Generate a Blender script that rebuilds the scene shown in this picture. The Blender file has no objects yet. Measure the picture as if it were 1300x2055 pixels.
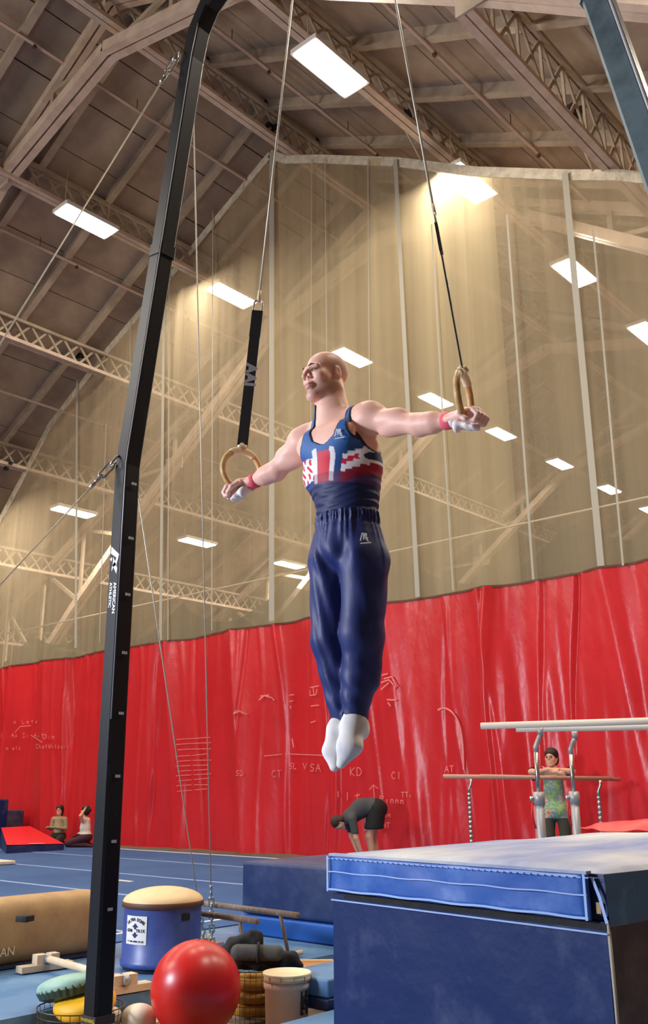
import bpy, bmesh, math, random
import numpy as np
from mathutils import Vector, Matrix
random.seed(7); rng=np.random.RandomState(3)
SC=bpy.context.scene; COL=SC.collection
# ------------------------------------------------------------------ camera
F=1850.; CX=650.; CY=1027.5
PITCH=math.atan(557/F); YAW=math.radians(41.8); ROLL=math.radians(.3); CAMZ=1.05
fw=np.array([-math.sin(YAW)*math.cos(PITCH),math.cos(YAW)*math.cos(PITCH),math.sin(PITCH)])
rt0=np.array([math.cos(YAW),math.sin(YAW),0.]); up0=np.cross(rt0,fw)
rt=rt0*math.cos(ROLL)-up0*math.sin(ROLL); upv=np.cross(rt,fw)
CP=np.array([0,0,CAMZ])
def at(x,y,axis,val):            # point of the photograph on a world plane (axis = val)
    r=fw+rt*(x-CX)/F+upv*(CY-y)/F
    return CP+r*((val-CP[axis])/r[axis])
cam=bpy.data.cameras.new('camera'); camo=bpy.data.objects.new('camera',cam); COL.objects.link(camo)
M=Matrix(((rt[0],upv[0],-fw[0],0),(rt[1],upv[1],-fw[1],0),(rt[2],upv[2],-fw[2],CAMZ),(0,0,0,1)))
camo.matrix_world=M
cam.sensor_fit='VERTICAL'; cam.sensor_height=36; cam.lens=36*F/2055; cam.clip_end=200; cam.clip_start=.05
SC.camera=camo
# ------------------------------------------------------------------ world, exposure, lights
SC.view_settings.view_transform='Standard'; SC.view_settings.look='None'
SC.view_settings.gamma=1; SC.view_settings.use_curve_mapping=False; SC.view_settings.exposure=0.0
W=bpy.data.worlds.new('world'); SC.world=W; W.use_nodes=True
W.node_tree.nodes['Background'].inputs[0].default_value=(1,.93,.85,1); W.node_tree.nodes['Background'].inputs[1].default_value=.085
LAMP_W=190; PANEL_E=14; WARM=(1,.88,.71)
def area(name,loc,target,sx,sy,power,color):
    l=bpy.data.lights.new(name,'AREA'); l.shape='RECTANGLE'; l.size=sx; l.size_y=sy; l.energy=power; l.color=color
    o=bpy.data.objects.new(name,l); COL.objects.link(o); o.location=loc
    d=Vector(target)-Vector(loc); o.rotation_euler=d.to_track_quat('-Z','Y').to_euler(); return o
area('unseen_lamp',(-6.9,-2.6,2.8),(-2.5,2.9,2.0),1.1,1.1,600,(.80,.86,1))       # unseen cool key lamp off to the left, inferred from light on the man
area('unseen_lamp',(4.5,-4,7.5),(-4,6,1),2.5,2.5,190,(1,.93,.84))  # added warm fill from the right, no fixture stands there
area('unseen_lamp',(-13,-3,9),(-10,11,2),3,3,600,(1,.93,.84))  # added unseen fill that brightens the red curtain from the left
# ------------------------------------------------------------------ materials
def mat(name,col,rough=.6,metal=0,noise=None,bump=None,spec=.5,coord='Object'):
    m=bpy.data.materials.new(name); m.use_nodes=True; nt=m.node_tree; b=nt.nodes['Principled BSDF']
    b.inputs['Base Color'].default_value=(*col,1); b.inputs['Roughness'].default_value=rough; b.inputs['Metallic'].default_value=metal
    b.inputs['Specular IOR Level'].default_value=spec
    tc=nt.nodes.new('ShaderNodeTexCoord')
    if noise:   # (scale, color2, lo, hi [, stretch])
        sc,c2,lo,hi=noise[:4]
        mp=nt.nodes.new('ShaderNodeMapping'); mp.inputs['Scale'].default_value=noise[4] if len(noise)>4 else (1,1,1)
        n=nt.nodes.new('ShaderNodeTexNoise'); n.inputs['Scale'].default_value=sc; n.inputs['Detail'].default_value=5; n.inputs['Roughness'].default_value=.62
        r=nt.nodes.new('ShaderNodeValToRGB'); r.color_ramp.elements[0].position=lo; r.color_ramp.elements[1].position=hi
        r.color_ramp.elements[0].color=(*col,1); r.color_ramp.elements[1].color=(*c2,1)
        nt.links.new(tc.outputs[coord],mp.inputs[0]); nt.links.new(mp.outputs[0],n.inputs['Vector']); nt.links.new(n.outputs['Fac'],r.inputs['Fac']); nt.links.new(r.outputs['Color'],b.inputs['Base Color'])
    if bump:    # (scale, strength, distance [, stretch])
        mp=nt.nodes.new('ShaderNodeMapping'); mp.inputs['Scale'].default_value=bump[3] if len(bump)>3 else (1,1,1)
        n=nt.nodes.new('ShaderNodeTexNoise'); n.inputs['Scale'].default_value=bump[0]; n.inputs['Detail'].default_value=4
        u=nt.nodes.new('ShaderNodeBump'); u.inputs['Strength'].default_value=bump[1]; u.inputs['Distance'].default_value=bump[2]
        nt.links.new(tc.outputs[coord],mp.inputs[0]); nt.links.new(mp.outputs[0],n.inputs['Vector']); nt.links.new(n.outputs['Fac'],u.inputs['Height']); nt.links.new(u.outputs['Normal'],b.inputs['Normal'])
    return m
def emat(name,col,s):
    m=mat(name,col); b=m.node_tree.nodes['Principled BSDF']; b.inputs['Emission Color'].default_value=(*col,1); b.inputs['Emission Strength'].default_value=s; return m
def vcmat(name,rough=.5,bump=None,spec=.5,sheen=0,sss=0):
    m=mat(name,(.5,.5,.5),rough,bump=bump,spec=spec); nt=m.node_tree; b=nt.nodes['Principled BSDF']
    a=nt.nodes.new('ShaderNodeVertexColor'); a.layer_name='Col'; nt.links.new(a.outputs['Color'],b.inputs['Base Color'])
    if sheen: b.inputs['Sheen Weight'].default_value=sheen
    if sss: b.inputs['Subsurface Weight'].default_value=sss; b.inputs['Subsurface Radius'].default_value=(.012,.005,.003); b.inputs['Subsurface Scale'].default_value=1
    return m
def S(r,g,b): # srgb 0-255 -> linear
    f=lambda c:(c/255/12.92 if c/255<=.04045 else ((c/255+.055)/1.055)**2.4)
    return (f(r),f(g),f(b))
m_deck=mat('roof_deck',S(176,156,134),.85,noise=(1.3,S(150,128,110),.35,.7))
m_gap=mat('dark_gap',S(52,42,36),.9)
m_steel=mat('painted_steel',S(214,192,172),.55,noise=(3,S(192,168,148),.4,.65))
m_steel2=mat('painted_steel_dull',S(186,168,146),.6,noise=(2,S(160,142,122),.4,.65))
m_pipe=mat('pipe_paint',S(190,160,140),.5)
m_panel=emat('lamp_diffuser',(1,.97,.92),PANEL_E)
m_lampframe=mat('lamp_housing',S(225,222,215),.5)
m_blackpost=mat('black_paint',S(10,11,15),.42,noise=(9,S(34,36,42),.60,.80),bump=(40,.15,.002),spec=.3)
m_chrome=mat('zinc',S(185,185,180),.3,metal=.9)
m_wire=mat('wire_rope',S(190,184,168),.45,metal=.4)
m_wood=mat('ring_wood',S(208,170,112),.45,noise=(6,S(176,134,80),.35,.7,(1,1,6)))
m_tapecream=mat('cloth_tape',S(222,205,168),.8,bump=(60,.4,.003))
m_strap=mat('black_webbing',S(22,21,22),.7,bump=(200,.3,.001))
m_strapprint=mat('strap_print',S(150,150,152),.6)
m_white=mat('white_print',S(232,232,230),.6)
m_chalk=mat('chalk_mark',S(236,140,136),.9)
m_hem=mat('white_hem',S(226,214,190),.7,noise=(6,S(186,172,146),.4,.7),bump=(25,.6,.02))
m_web=mat('grey_webbing',S(176,170,154),.7)
m_carpet=mat('blue_carpet',S(44,80,132),.95,noise=(.7,S(62,100,150),.35,.75),bump=(150,.4,.003))
m_line=mat('carpet_line',S(158,180,222),.9)
m_bluemat=mat('pale_blue_vinyl',S(80,122,166),.55,noise=(2.2,S(130,166,196),.5,.85),bump=(12,.2,.01))
m_blue=mat('blue_vinyl',S(3,34,88),.5,noise=(2.8,S(84,94,126),.53,.84),bump=(6,.35,.02),spec=.3)
m_bluetop=mat('chalky_blue_vinyl',S(110,130,182),.6,noise=(1.6,S(206,208,204),.34,.66,(1,.45,1)),bump=(5,.4,.02))
m_bluelight=mat('bright_blue_vinyl',S(36,88,170),.4,noise=(3,S(110,150,215),.5,.8),bump=(6,.3,.01))
m_teal=mat('teal_blue_vinyl',S(44,104,156),.5,noise=(4,S(120,170,205),.5,.8))
m_navy=mat('navy_vinyl',S(34,44,74),.45,noise=(3,S(110,108,122),.48,.85),bump=(6,.3,.02))
m_navy2=mat('navy_vinyl_dusty',S(20,44,92),.5,noise=(3,S(70,84,122),.45,.85),bump=(6,.3,.02))
m_stitch=mat('white_stitching',S(160,186,232),.8)
m_bandblue=mat('cushion_band_blue',S(26,92,180),.45)
m_seat=mat('tan_floor',S(150,128,104),.85,noise=(4,S(120,100,80),.4,.7))
m_ball=mat('red_rubber',S(206,30,28),.33,noise=(3,S(188,28,28),.3,.8),spec=.5)
m_bucket=mat('white_plastic',S(252,226,200),.45)
m_lid=mat('lid_plastic',S(244,226,186),.45)
m_dkprint=mat('dark_print',S(44,38,44),.7)
m_tanlea=mat('tan_leather',S(188,152,100),.55,noise=(5,S(160,124,78),.4,.75),bump=(30,.2,.004))
m_domeside=mat('blue_plastic',S(62,82,150),.4,noise=(4,S(86,104,166),.45,.8))
m_domelea=mat('cream_leather',S(232,200,150),.5,noise=(4,S(206,160,112),.5,.8))
m_brown=mat('brown_trim',S(92,58,42),.6)
m_navyprint=mat('navy_print',S(24,36,92),.6)
m_palewood=mat('pale_wood',S(222,202,174),.6,noise=(8,S(202,178,146),.4,.7))
m_greywood=mat('grey_wood',S(118,102,92),.7,noise=(10,S(168,152,138),.55,.75,(4,1,1)))
m_yellow=mat('yellow_foam',S(232,178,20),.55)
m_mustard=mat('mustard_foam',S(196,142,30),.6,noise=(6,S(150,104,20),.4,.7))
m_sea=mat('seafoam_vinyl',S(128,172,156),.5,noise=(4,S(160,196,180),.4,.7))
m_seadark=mat('dark_green_rubber',S(42,66,56),.5)
m_offwhite=mat('off_white_foam',S(226,216,190),.7,noise=(5,S(200,180,160),.5,.8))
m_wirebk=mat('dark_wire',S(78,78,76),.4,metal=.6)
m_bag=mat('black_fabric',S(20,21,22),.8,bump=(12,.6,.02))
m_baggrey=mat('grey_fabric',S(72,74,70),.8,bump=(12,.6,.02))
m_tray=mat('tan_plastic',S(214,170,116),.5)
m_redmat=mat('red_vinyl_mat',S(226,30,40),.4)
m_steelgrey=mat('grey_steel',S(176,176,178),.4,metal=.3)
m_pale=mat('pale_rail',S(214,204,190),.5)
m_railwood=mat('worn_rail',S(196,152,128),.5)
m_warn=mat('yellow_label',S(216,190,34),.5)
# net: see-through mesh cloth
m_net=bpy.data.materials.new('net_cloth'); m_net.use_nodes=True
def build_net(m,col,lo,hi,scale=(3.2,.2,.05)):
    nt=m.node_tree; nt.nodes.clear(); out=nt.nodes.new('ShaderNodeOutputMaterial')
    mix=nt.nodes.new('ShaderNodeMixShader'); tr=nt.nodes.new('ShaderNodeBsdfTransparent'); df=nt.nodes.new('ShaderNodeBsdfDiffuse'); tl=nt.nodes.new('ShaderNodeBsdfTranslucent'); m2=nt.nodes.new('ShaderNodeMixShader')
    df.inputs[0].default_value=(*col,1); tl.inputs[0].default_value=(*col,1); m2.inputs[0].default_value=.5
    tc=nt.nodes.new('ShaderNodeTexCoord'); mp=nt.nodes.new('ShaderNodeMapping'); mp.inputs['Scale'].default_value=scale
    n=nt.nodes.new('ShaderNodeTexNoise'); n.inputs['Scale'].default_value=1.0; n.inputs['Detail'].default_value=3
    mr=nt.nodes.new('ShaderNodeMapRange'); mr.inputs['From Min'].default_value=.3; mr.inputs['From Max'].default_value=.7; mr.inputs['To Min'].default_value=lo; mr.inputs['To Max'].default_value=hi
    L=nt.links.new
    L(tc.outputs['Object'],mp.inputs[0]); L(mp.outputs[0],n.inputs['Vector']); L(n.outputs['Fac'],mr.inputs['Value']); L(mr.outputs[0],mix.inputs[0])
    L(df.outputs[0],m2.inputs[1]); L(tl.outputs[0],m2.inputs[2]); L(tr.outputs[0],mix.inputs[1]); L(m2.outputs[0],mix.inputs[2]); L(mix.outputs[0],out.inputs[0])
build_net(m_net,S(226,208,170),.40,.56)
m_net2=bpy.data.materials.new('net_cloth_thin'); m_net2.use_nodes=True; build_net(m_net2,S(226,208,174),.31,.42)
m_olive=bpy.data.materials.new('olive_net'); m_olive.use_nodes=True; build_net(m_olive,S(44,42,30),.84,.94)
m_vinyl=mat('red_vinyl',S(218,42,48),.30,noise=(.6,S(200,36,42),.3,.7),bump=(2.2,.35,.05,(1.6,1,.7)),spec=.5)
# ------------------------------------------------------------------ mesh helpers
def link(name,me,m,parent=None):
    o=bpy.data.objects.new(name,me); COL.objects.link(o)
    if m is not None and len(me.materials)==0: me.materials.append(m)
    if parent is not None: o.parent=parent
    return o
def obj(name,bm,m,parent=None,smooth=False):
    me=bpy.data.meshes.new(name); bm.normal_update(); bm.to_mesh(me); bm.free()
    if smooth:
        for p in me.polygons: p.use_smooth=True
    return link(name,me,m,parent)
def tag(o,label,cat,group=None):
    o['label']=label; o['category']=cat
    if group: o['group']=group
    return o
def struct(o): o['kind']='structure'; return o
def empty(name,loc=(0,0,0),rz=0):
    o=bpy.data.objects.new(name,None); COL.objects.link(o); o.location=loc; o.rotation_euler=(0,0,rz); return o
def thing(name,label,cat,loc=(0,0,0),rz=0,group=None): return tag(empty(name,loc,rz),label,cat,group)
def box(bm,c,s,R=None):
    vs=[]
    for i in (-1,1):
        for j in (-1,1):
            for k in (-1,1):
                v=Vector((i*s[0]/2,j*s[1]/2,k*s[2]/2))
                if R is not None: v=R@v
                vs.append(bm.verts.new(v+Vector(c)))
    for f in ((0,1,3,2),(4,6,7,5),(0,4,5,1),(2,3,7,6),(0,2,6,4),(1,5,7,3)): bm.faces.new([vs[a] for a in f])
    return vs
def bar(bm,a,b,w,h,up=(0,0,1)):
    a=Vector(a);b=Vector(b);d=(b-a).normalized(); u=Vector(up); s=d.cross(u)
    if s.length<1e-4: s=d.cross(Vector((1,0,0)))
    s.normalize(); u=s.cross(d)
    R=Matrix((s,d,u)).transposed(); box(bm,(a+b)/2,(w,(b-a).length,h),R)
def tube(bm,pts,r,n=10,cap=True,closed=False):
    pts=[Vector(p) for p in pts]; N=len(pts); rs=r if hasattr(r,'__len__') else [r]*N
    rings=[]; prev=None
    for i,p in enumerate(pts):
        if closed: d=(pts[(i+1)%N]-pts[i-1])
        else: d=(pts[min(i+1,N-1)]-pts[max(i-1,0)])
        d.normalize()
        if prev is None:
            s=d.cross(Vector((0,0,1)))
            if s.length<.1: s=d.cross(Vector((1,0,0)))
            s.normalize()
        else:
            s=(prev-d*prev.dot(d)).normalized()
        prev=s; t=d.cross(s)
        rings.append([bm.verts.new(p+(s*math.cos(2*math.pi*k/n)+t*math.sin(2*math.pi*k/n))*rs[i]) for k in range(n)])
    for i in range(N if closed else N-1):
        A=rings[i];B=rings[(i+1)%N]
        for k in range(n): bm.faces.new((A[k],A[(k+1)%n],B[(k+1)%n],B[k]))
    if cap and not closed: bm.faces.new(rings[0][::-1]); bm.faces.new(rings[-1])
def lathe(bm,prof,c=(0,0,0),n=32):
    rings=[]
    for r,z in prof:
        if r<1e-5: rings.append([bm.verts.new((c[0],c[1],c[2]+z))])
        else: rings.append([bm.verts.new((c[0]+r*math.cos(2*math.pi*k/n),c[1]+r*math.sin(2*math.pi*k/n),c[2]+z)) for k in range(n)])
    for A,B in zip(rings,rings[1:]):
        for k in range(n):
            a=A[k%len(A)];a2=A[(k+1)%len(A)];b=B[k%len(B)];b2=B[(k+1)%len(B)]
            f=[]
            for v in (a,a2,b2,b):
                if v not in f: f.append(v)
            if len(f)>=3: bm.faces.new(f)
def B(): return bmesh.new()
def tubeobj(name,pts,r,m,parent=None,n=10,closed=False):
    bm=B(); tube(bm,pts,r,n,closed=closed); return obj(name,bm,m,parent,True)
def barobj(name,a,b,w,h,m,parent=None,up=(0,0,1)):
    bm=B(); bar(bm,a,b,w,h,up); return obj(name,bm,m,parent)
def bevelbox(name,c,s,m,parent=None,bev=.02,rz=0,seg=3):
    bm=B(); box(bm,(0,0,0),s); bmesh.ops.bevel(bm,geom=bm.edges[:],offset=bev,segments=seg,affect='EDGES',profile=.5)
    bmesh.ops.transform(bm,matrix=Matrix.Translation(Vector(c))@Matrix.Rotation(rz,4,'Z'),verts=bm.verts)
    return obj(name,bm,m,parent,True)
def text(name,s,size,mw,m,parent=None,ext=.001,bold=0,align='CENTER'):
    cu=bpy.data.curves.new(name,'FONT'); cu.body=s; cu.size=size; cu.extrude=ext; cu.align_x=align; cu.align_y='CENTER'; cu.offset=bold
    t=bpy.data.objects.new('t',cu); COL.objects.link(t)
    me=bpy.data.meshes.new_from_object(t.evaluated_get(bpy.context.evaluated_depsgraph_get())); bpy.data.objects.remove(t); 
    me.transform(mw); me.materials.clear(); return link(name,me,m,parent)
def frame_mat(o,xd,yd):   # local x->xd, y->yd
    x=Vector(xd).normalized(); y=Vector(yd); y=(y-x*y.dot(x)).normalized(); z=x.cross(y)
    R=Matrix((x,y,z)).transposed().to_4x4(); R.translation=Vector(o); return R
def ribbon(bm,pts,w,nrm,th=.002):
    pts=[Vector(p) for p in pts]; nrm=Vector(nrm); L=[]
    for i,p in enumerate(pts):
        d=(pts[min(i+1,len(pts)-1)]-pts[max(i-1,0)]).normalized(); s=d.cross(nrm).normalized()*w/2
        L.append((bm.verts.new(p+s+nrm*th),bm.verts.new(p-s+nrm*th)))
    for a,b in zip(L,L[1:]): bm.faces.new((a[0],a[1],b[1],b[0]))
# ------------------------------------------------------------------ setting: floor, walls, roof
FL=-.12; KR=.96
RX,RZ,SL=-11.2,14.5,.52
def roofz(x): return RZ-SL*abs(x-RX)
bm=B(); box(bm,(-11,25,FL-.1),(60,90,.2)); struct(obj('floor',bm,m_seat))
XE=22.6; wz=roofz(RX-XE)
m_wall=mat('wall_paint',S(176,156,128),.9)
for nm,x in (('wall_left',RX-XE),('wall_right',RX+XE)):
    bm=B(); box(bm,(x,25,(wz+.2+FL)/2),(.3,86,wz+.2-FL)); struct(obj(nm,bm,m_wall))
for nm,y in (('wall_far',66),('wall_near',-16)):
    bm=B(); pr=[(RX-XE,FL),(RX+XE,FL),(RX+XE,wz),(RX,RZ),(RX-XE,wz)]
    A=[bm.verts.new((x,y-.15,z)) for x,z in pr]; Bv=[bm.verts.new((x,y+.15,z)) for x,z in pr]
    bm.faces.new(A); bm.faces.new(Bv[::-1])
    for i in range(5): bm.faces.new((A[i],A[(i+1)%5],Bv[(i+1)%5],Bv[i]))
    struct(obj(nm,bm,m_wall))
ceiling=struct(empty('ceiling'))
# backing sheet above the deck panels (dark joints)
bm=B()
for s in (-1,1):
    a=[bm.verts.new((RX,y,RZ+.1)) for y in (-16,66)]; b=[bm.verts.new((RX+s*(XE+.3),y,wz+.1-.15)) for y in (-16,66)]
    bm.faces.new((a[0],a[1],b[1],b[0]))
obj('roof_sheet',bm,m_gap,ceiling)
COS=1/math.sqrt(1+SL*SL); RS=1.55; R0=7.72
def deckmesh(w,l):
    bm=B(); box(bm,(0,0,0),(w,l,.05)); me=bpy.data.meshes.new('deck_panel'); bm.to_mesh(me); bm.free(); me.materials.append(m_deck); return me
PW=1.02; dm=deckmesh(PW-.022,RS-.02)
rest=B(); cnt=0
ang=math.atan(SL)
for s in (-1,1):
    R=Matrix.Rotation(s*ang,4,'Y')
    for j in range(-15,38):
        yc=R0+RS*(j+.5)
        for i in range(25):
            t=(i+.5)*PW; x=RX+s*t*COS; z=RZ-t*COS*SL+.02*COS+random.uniform(-.006,.006)
            near=(5<yc<15) and (-24<x<-1)
            if near and cnt<290:
                o=bpy.data.objects.new('deck_panel',dm); COL.objects.link(o); o.parent=ceiling; o.matrix_local=Matrix.Translation((x,yc,z))@R; cnt+=1
            else: box(rest,(x,yc,z),(PW-.022,RS-.02,.05),R.to_3x3())
o=obj('deck_panel',rest,m_deck,ceiling); o['kind']='stuff'
def prism(bm,prof,L):     # profile (y,z) swept along x
    A=[bm.verts.new((0,y,z)) for y,z in prof]; Bv=[bm.verts.new((L,y,z)) for y,z in prof]; n=len(prof)
    bm.faces.new(A); bm.faces.new(Bv[::-1])
    for i in range(n): bm.faces.new((A[i],Bv[i],Bv[(i+1)%n],A[(i+1)%n]))
# rafters
def raftermesh():
    bm=B()
    L=XE/COS
    prism(bm,[(-.025,0),(-.025,-.2),(-.07,-.2),(-.07,-.23),(.07,-.23),(.07,-.2),(.025,-.2),(.025,0)],L)
    me=bpy.data.meshes.new('rafter'); bm.to_mesh(me); bm.free(); me.materials.append(m_steel2); return me
rm=raftermesh()
for j in range(-15,38):
    for s in (-1,1):
        o=bpy.data.objects.new('rafter',rm); COL.objects.link(o); o.parent=ceiling
        o.matrix_local=Matrix.Translation((RX,R0+RS*j,RZ))@(Matrix.Rotation(ang,4,'Y') if s==1 else Matrix.Rotation(math.pi,4,'Z')@Matrix.Rotation(ang,4,'Y'))
# lattice girders running along the hall
GX=[(-27,.5),(-23.8,.5),(-20.5,.5),(-17.33,.5),(-14.29,.5),(-11.17,.6),(-7.69,.5),(-4.57,.93),(-1.3,.6),(2.0,.5),(5.2,.5)]
AY=[-8,-.4,7.1,14.6,22.1,29.6,37.1,44.6,52.1]
for gx,dp in GX:
    zt=roofz(gx)-.25; zb=roofz(gx)-.25-dp
    g=empty('lattice_girder'); g.parent=ceiling
    for dx in (-.055,.055): barobj('top_chord',(gx+dx,-14,zt),(gx+dx,60,zt),.08,.07,m_steel2,g)
    for dx in (-.06,.06): barobj('bottom_chord',(gx+dx,-14,zb),(gx+dx,60,zb),.1,.08,m_steel,g)
    st=.42 if dp<.7 else .62; bm=B(); y=-14
    while y<60:
        bar(bm,(gx,y,zb),(gx,y+st,zt),.03,.05); bar(bm,(gx+.02,y+st,zb),(gx+.02,y,zt),.03,.05)
        if dp>.7: bar(bm,(gx,y,zb),(gx,y,zt),.03,.04)
        y+=st
    o=obj('lacing',bm,m_steel2,g); o['kind']='stuff'
# main arch trusses
CH=[(0,13.1),(3.4,12.15),(7.2,9.35),(11.2,6.2),(15.0,2.9),(17.6,FL)]
for ay in AY:
    t=empty('arch_truss'); t.parent=ceiling
    for s in (-1,1):
        P=[Vector((RX+s*x,ay,z)) for x,z in CH]
        for a,b in zip(P,P[1:]):
            for dy in (-.085,.085): barobj('bottom_chord',a+Vector((0,dy,0)),b+Vector((0,dy,0)),.13,.2,m_steel,t)
        a=Vector((RX,ay,RZ-.35)); b=Vector((RX+s*21.5,ay,roofz(RX+21.5)-.35))
        for dy in (-.07,.07): barobj('top_chord',a+Vector((0,dy,0)),b+Vector((0,dy,0)),.1,.16,m_steel,t)
        barobj('column',b,Vector((RX+s*17.6,ay,FL)),.2,.3,m_steel2,t)
    for s in (-1,1):
        pts=[]
        xs=[0,1.7,3.4,5.3,7.2,9.2,11.2,13.1,15.0]
        zc=np.interp(xs,[c[0] for c in CH],[c[1] for c in CH])
        for k in range(len(xs)-1):
            for (xa,za),(xb,zb) in (((xs[k],zc[k]),(xs[k+1],roofz(RX+xs[k+1])-.35)),((xs[k+1],zc[k+1]),(xs[k+1],roofz(RX+xs[k+1])-.35))):
                bm=B(); bar(bm,(RX+s*xa,ay,za),(RX+s*xb,ay,zb),.07,.1); obj('web_member',bm,m_steel2,t)
        for dist in (3.4,7.2):
            z0=np.interp(dist,[c[0] for c in CH],[c[1] for c in CH]); bm=B()
            box(bm,(RX+s*dist,ay,z0+.05),(.7,.03,.4)); obj('gusset_plate',bm,m_steel2,t)
# sprinkler pipes
for x,z,lab in ((-12.45,13.55,'long thin sprinkler pipe just left of the roof ridge'),(-9.77,13.46,'thin sprinkler pipe just right of the roof ridge'),(-6.23,11.62,'thin sprinkler pipe above the right-hand row of lights'),(-15.6,11.9,'thin sprinkler pipe left of the middle row of lights'),(-18.8,10.0,'lowest thin sprinkler pipe low on the left roof slope')):
    t=thing('sprinkler_pipe',lab+' of the wooden roof','pipe',(x,0,0),0,'sprinkler pipes')
    tubeobj('pipe',[(0,-12,z),(0,58,z)],.032,m_pipe,t,8)
    bm=B()
    for y in np.arange(-10,56,3.1): bar(bm,(0,y,z),(0,y,z+.25),.012,.012,(1,0,0)); box(bm,(0,y+.9,z-.03),(.05,.05,.1))
    o=obj('sprinkler_head',bm,m_brown,t); o['kind']='stuff'
# lights
bm=B(); box(bm,(0,0,.04),(.5,1.22,.08)); lf=bpy.data.meshes.new('lamp_housing'); bm.to_mesh(lf); bm.free(); lf.materials.append(m_lampframe)
bm=B(); box(bm,(0,0,-.01),(.42,1.12,.03)); ld=bpy.data.meshes.new('diffuser'); bm.to_mesh(ld); bm.free(); ld.materials.append(m_panel)
def hanger(z,h):
    bm=B(); bar(bm,(0,0,.08),(0,0,h),.012,.012,(1,0,0))
    me=bpy.data.meshes.new('hanger'); bm.to_mesh(me); bm.free(); me.materials.append(m_pipe); return me
ordn=['nearest','second','third','fourth','fifth','sixth','seventh','eighth','ninth','tenth']
def lightrow(x,z,ys,first,rowname):
    hm=hanger(z,roofz(x)-.3-z); k=0; nb=0
    for y in ys:
        vis=y>=first-.1
        lab=f'{ordn[min(k,9)]} lit ceiling light panel in the {rowname}' if vis else f'lit ceiling light panel {ordn[nb]} before the view in the {rowname}'; nb+=(not vis)
        t=thing('ceiling_light',lab,'light',(x,y,z),0,'ceiling lights in the '+rowname)
        for n_,me,yy in (('lamp_housing',lf,0),('diffuser',ld,0),('hanger',hm,-.5),('hanger',hm,.5)):
            o=bpy.data.objects.new(n_,me); COL.objects.link(o); o.parent=t; o.location=(0,yy,0)
        if y<30:
            l=bpy.data.lights.new('lamp','AREA'); l.shape='RECTANGLE'; l.size=.42; l.size_y=1.12; l.energy=LAMP_W; l.color=WARM
            lo=bpy.data.objects.new('lamp',l); COL.objects.link(lo); lo.location=(0,0,-.04); lo.parent=t
        if vis: k+=1
lightrow(-7.4,11.33,[4.6,8.48,12.16,16.15,19.75,23.5,27.2],8.4,'right-hand row')
lightrow(-14.0,11.82,[.9,4.8,8.66,12.54,16.78,20.55,24.1,27.95,31.8,35.5],8.5,'middle row')
lightrow(-20.9,8.25,[-3,1.0,5.1,9.1,13.24,17.6,21.6],13,'left-hand row')
lightrow(-.9,8.4,[4.6,8.5,12.3,16.1],50,'far right row')
# curtain clamps on girders
def clamp(x,y,z,zt,lab):
    t=thing('beam_clamp','black beam clamp with a cord '+lab,'clamp',(x,y,z),0,'beam clamps')
    bm=B(); box(bm,(0,0,0),(.34,.09,.07)); box(bm,(.02,0,.03),(.1,.3,.08)); box(bm,(-.05,0,-.08),(.09,.09,.12)); obj('clamp_body',bm,m_strap,t)
    if zt: tubeobj('cord',[(0,0,-.08),(.02,.02,(zt-z)*.5),(0,11.5-y,zt-z)],.012,m_hem,t,6)
YC=11.5
def hull(px,py): return at(px,py,1,11.35)
# net top outline (x,z) on the curtain plane
NT=[(-31,1.0+4.2),(-21.56,7.83),(-19.53,9.92),(-17.24,11.21),(-15.67,11.95),(-13.6,13.0),(-11.75,13.92),(-11.3,13.55),(-10.4,13.1),(-8.47,12.03),(-6.9,11.03),(-5.27,10.14),(-4.45,9.72),(-1,7.6),(3,5.6)]
nx=[p[0] for p in NT]; nz=[p[1] for p in NT]
def nettop(x): return float(np.interp(x,nx,nz))
for (px,py),(tx) ,lab in (((545,260),None,'on the girder at the roof ridge'),((810,232),-8.47,'on the girder above the brightest light'),((1150,228),-5.27,'on the deep girder near the right frame post'),((155,716),-17.9,'on the left roof slope above the net'),((15,932),-21.0,'at the far left edge of the roof')):
    p=at(px,py,1,11.0); clamp(p[0],11.0,p[2],nettop(p[0]) if tx else None,lab)
# ------------------------------------------------------------------ divider curtain
def n1(x,seed,per=1.0):
    r=np.random.RandomState(seed); g=r.rand(4096)*2-1; x=np.asarray(x,float)/per+2000; i=np.floor(x).astype(int); f=x-i; f=f*f*(3-2*f)
    return g[i%4096]*(1-f)+g[(i+1)%4096]*f
_r=np.random.RandomState(12); CREASE=[(x0,_r.uniform(-.10,.10),_r.uniform(.03,.07),_r.uniform(0,6),_r.uniform(-.08,.08)) for x0 in np.sort(_r.uniform(-24,-2,64))]
def foldy(x,z):
    x=np.asarray(x,float); z=np.asarray(z,float)
    w=np.clip(1-z/4,0,1)
    sharp=np.abs(n1(x+.10*z,5,.9)); s2=np.abs(n1(x-.06*z,9,.42))
    k=np.abs(n1(x+.05*np.sin(z),17,2.6)); cr=0
    for x0,a,wd,ph,dz in CREASE:
        cr=cr+a*np.exp(-((x-x0-.07*np.sin(z*1.3+ph)-dz*(z-2))/wd)**2)*(.35+.65*np.abs(np.sin(z*.8+ph)))
    return cr+.12*n1(x+.04*z,1,.8)*(.6+.5*w)+.20*sharp+.12*s2*(.5+w)*(.4+k)+.034*n1(x+.1*z,11,.13)*(.3+w)*k-.12
xs=np.arange(-30,3.01,.022); zs=np.linspace(.03,3.88,44)
X,Z=np.meshgrid(xs,zs,indexing='ij'); Yv=YC+foldy(X,Z)
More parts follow.
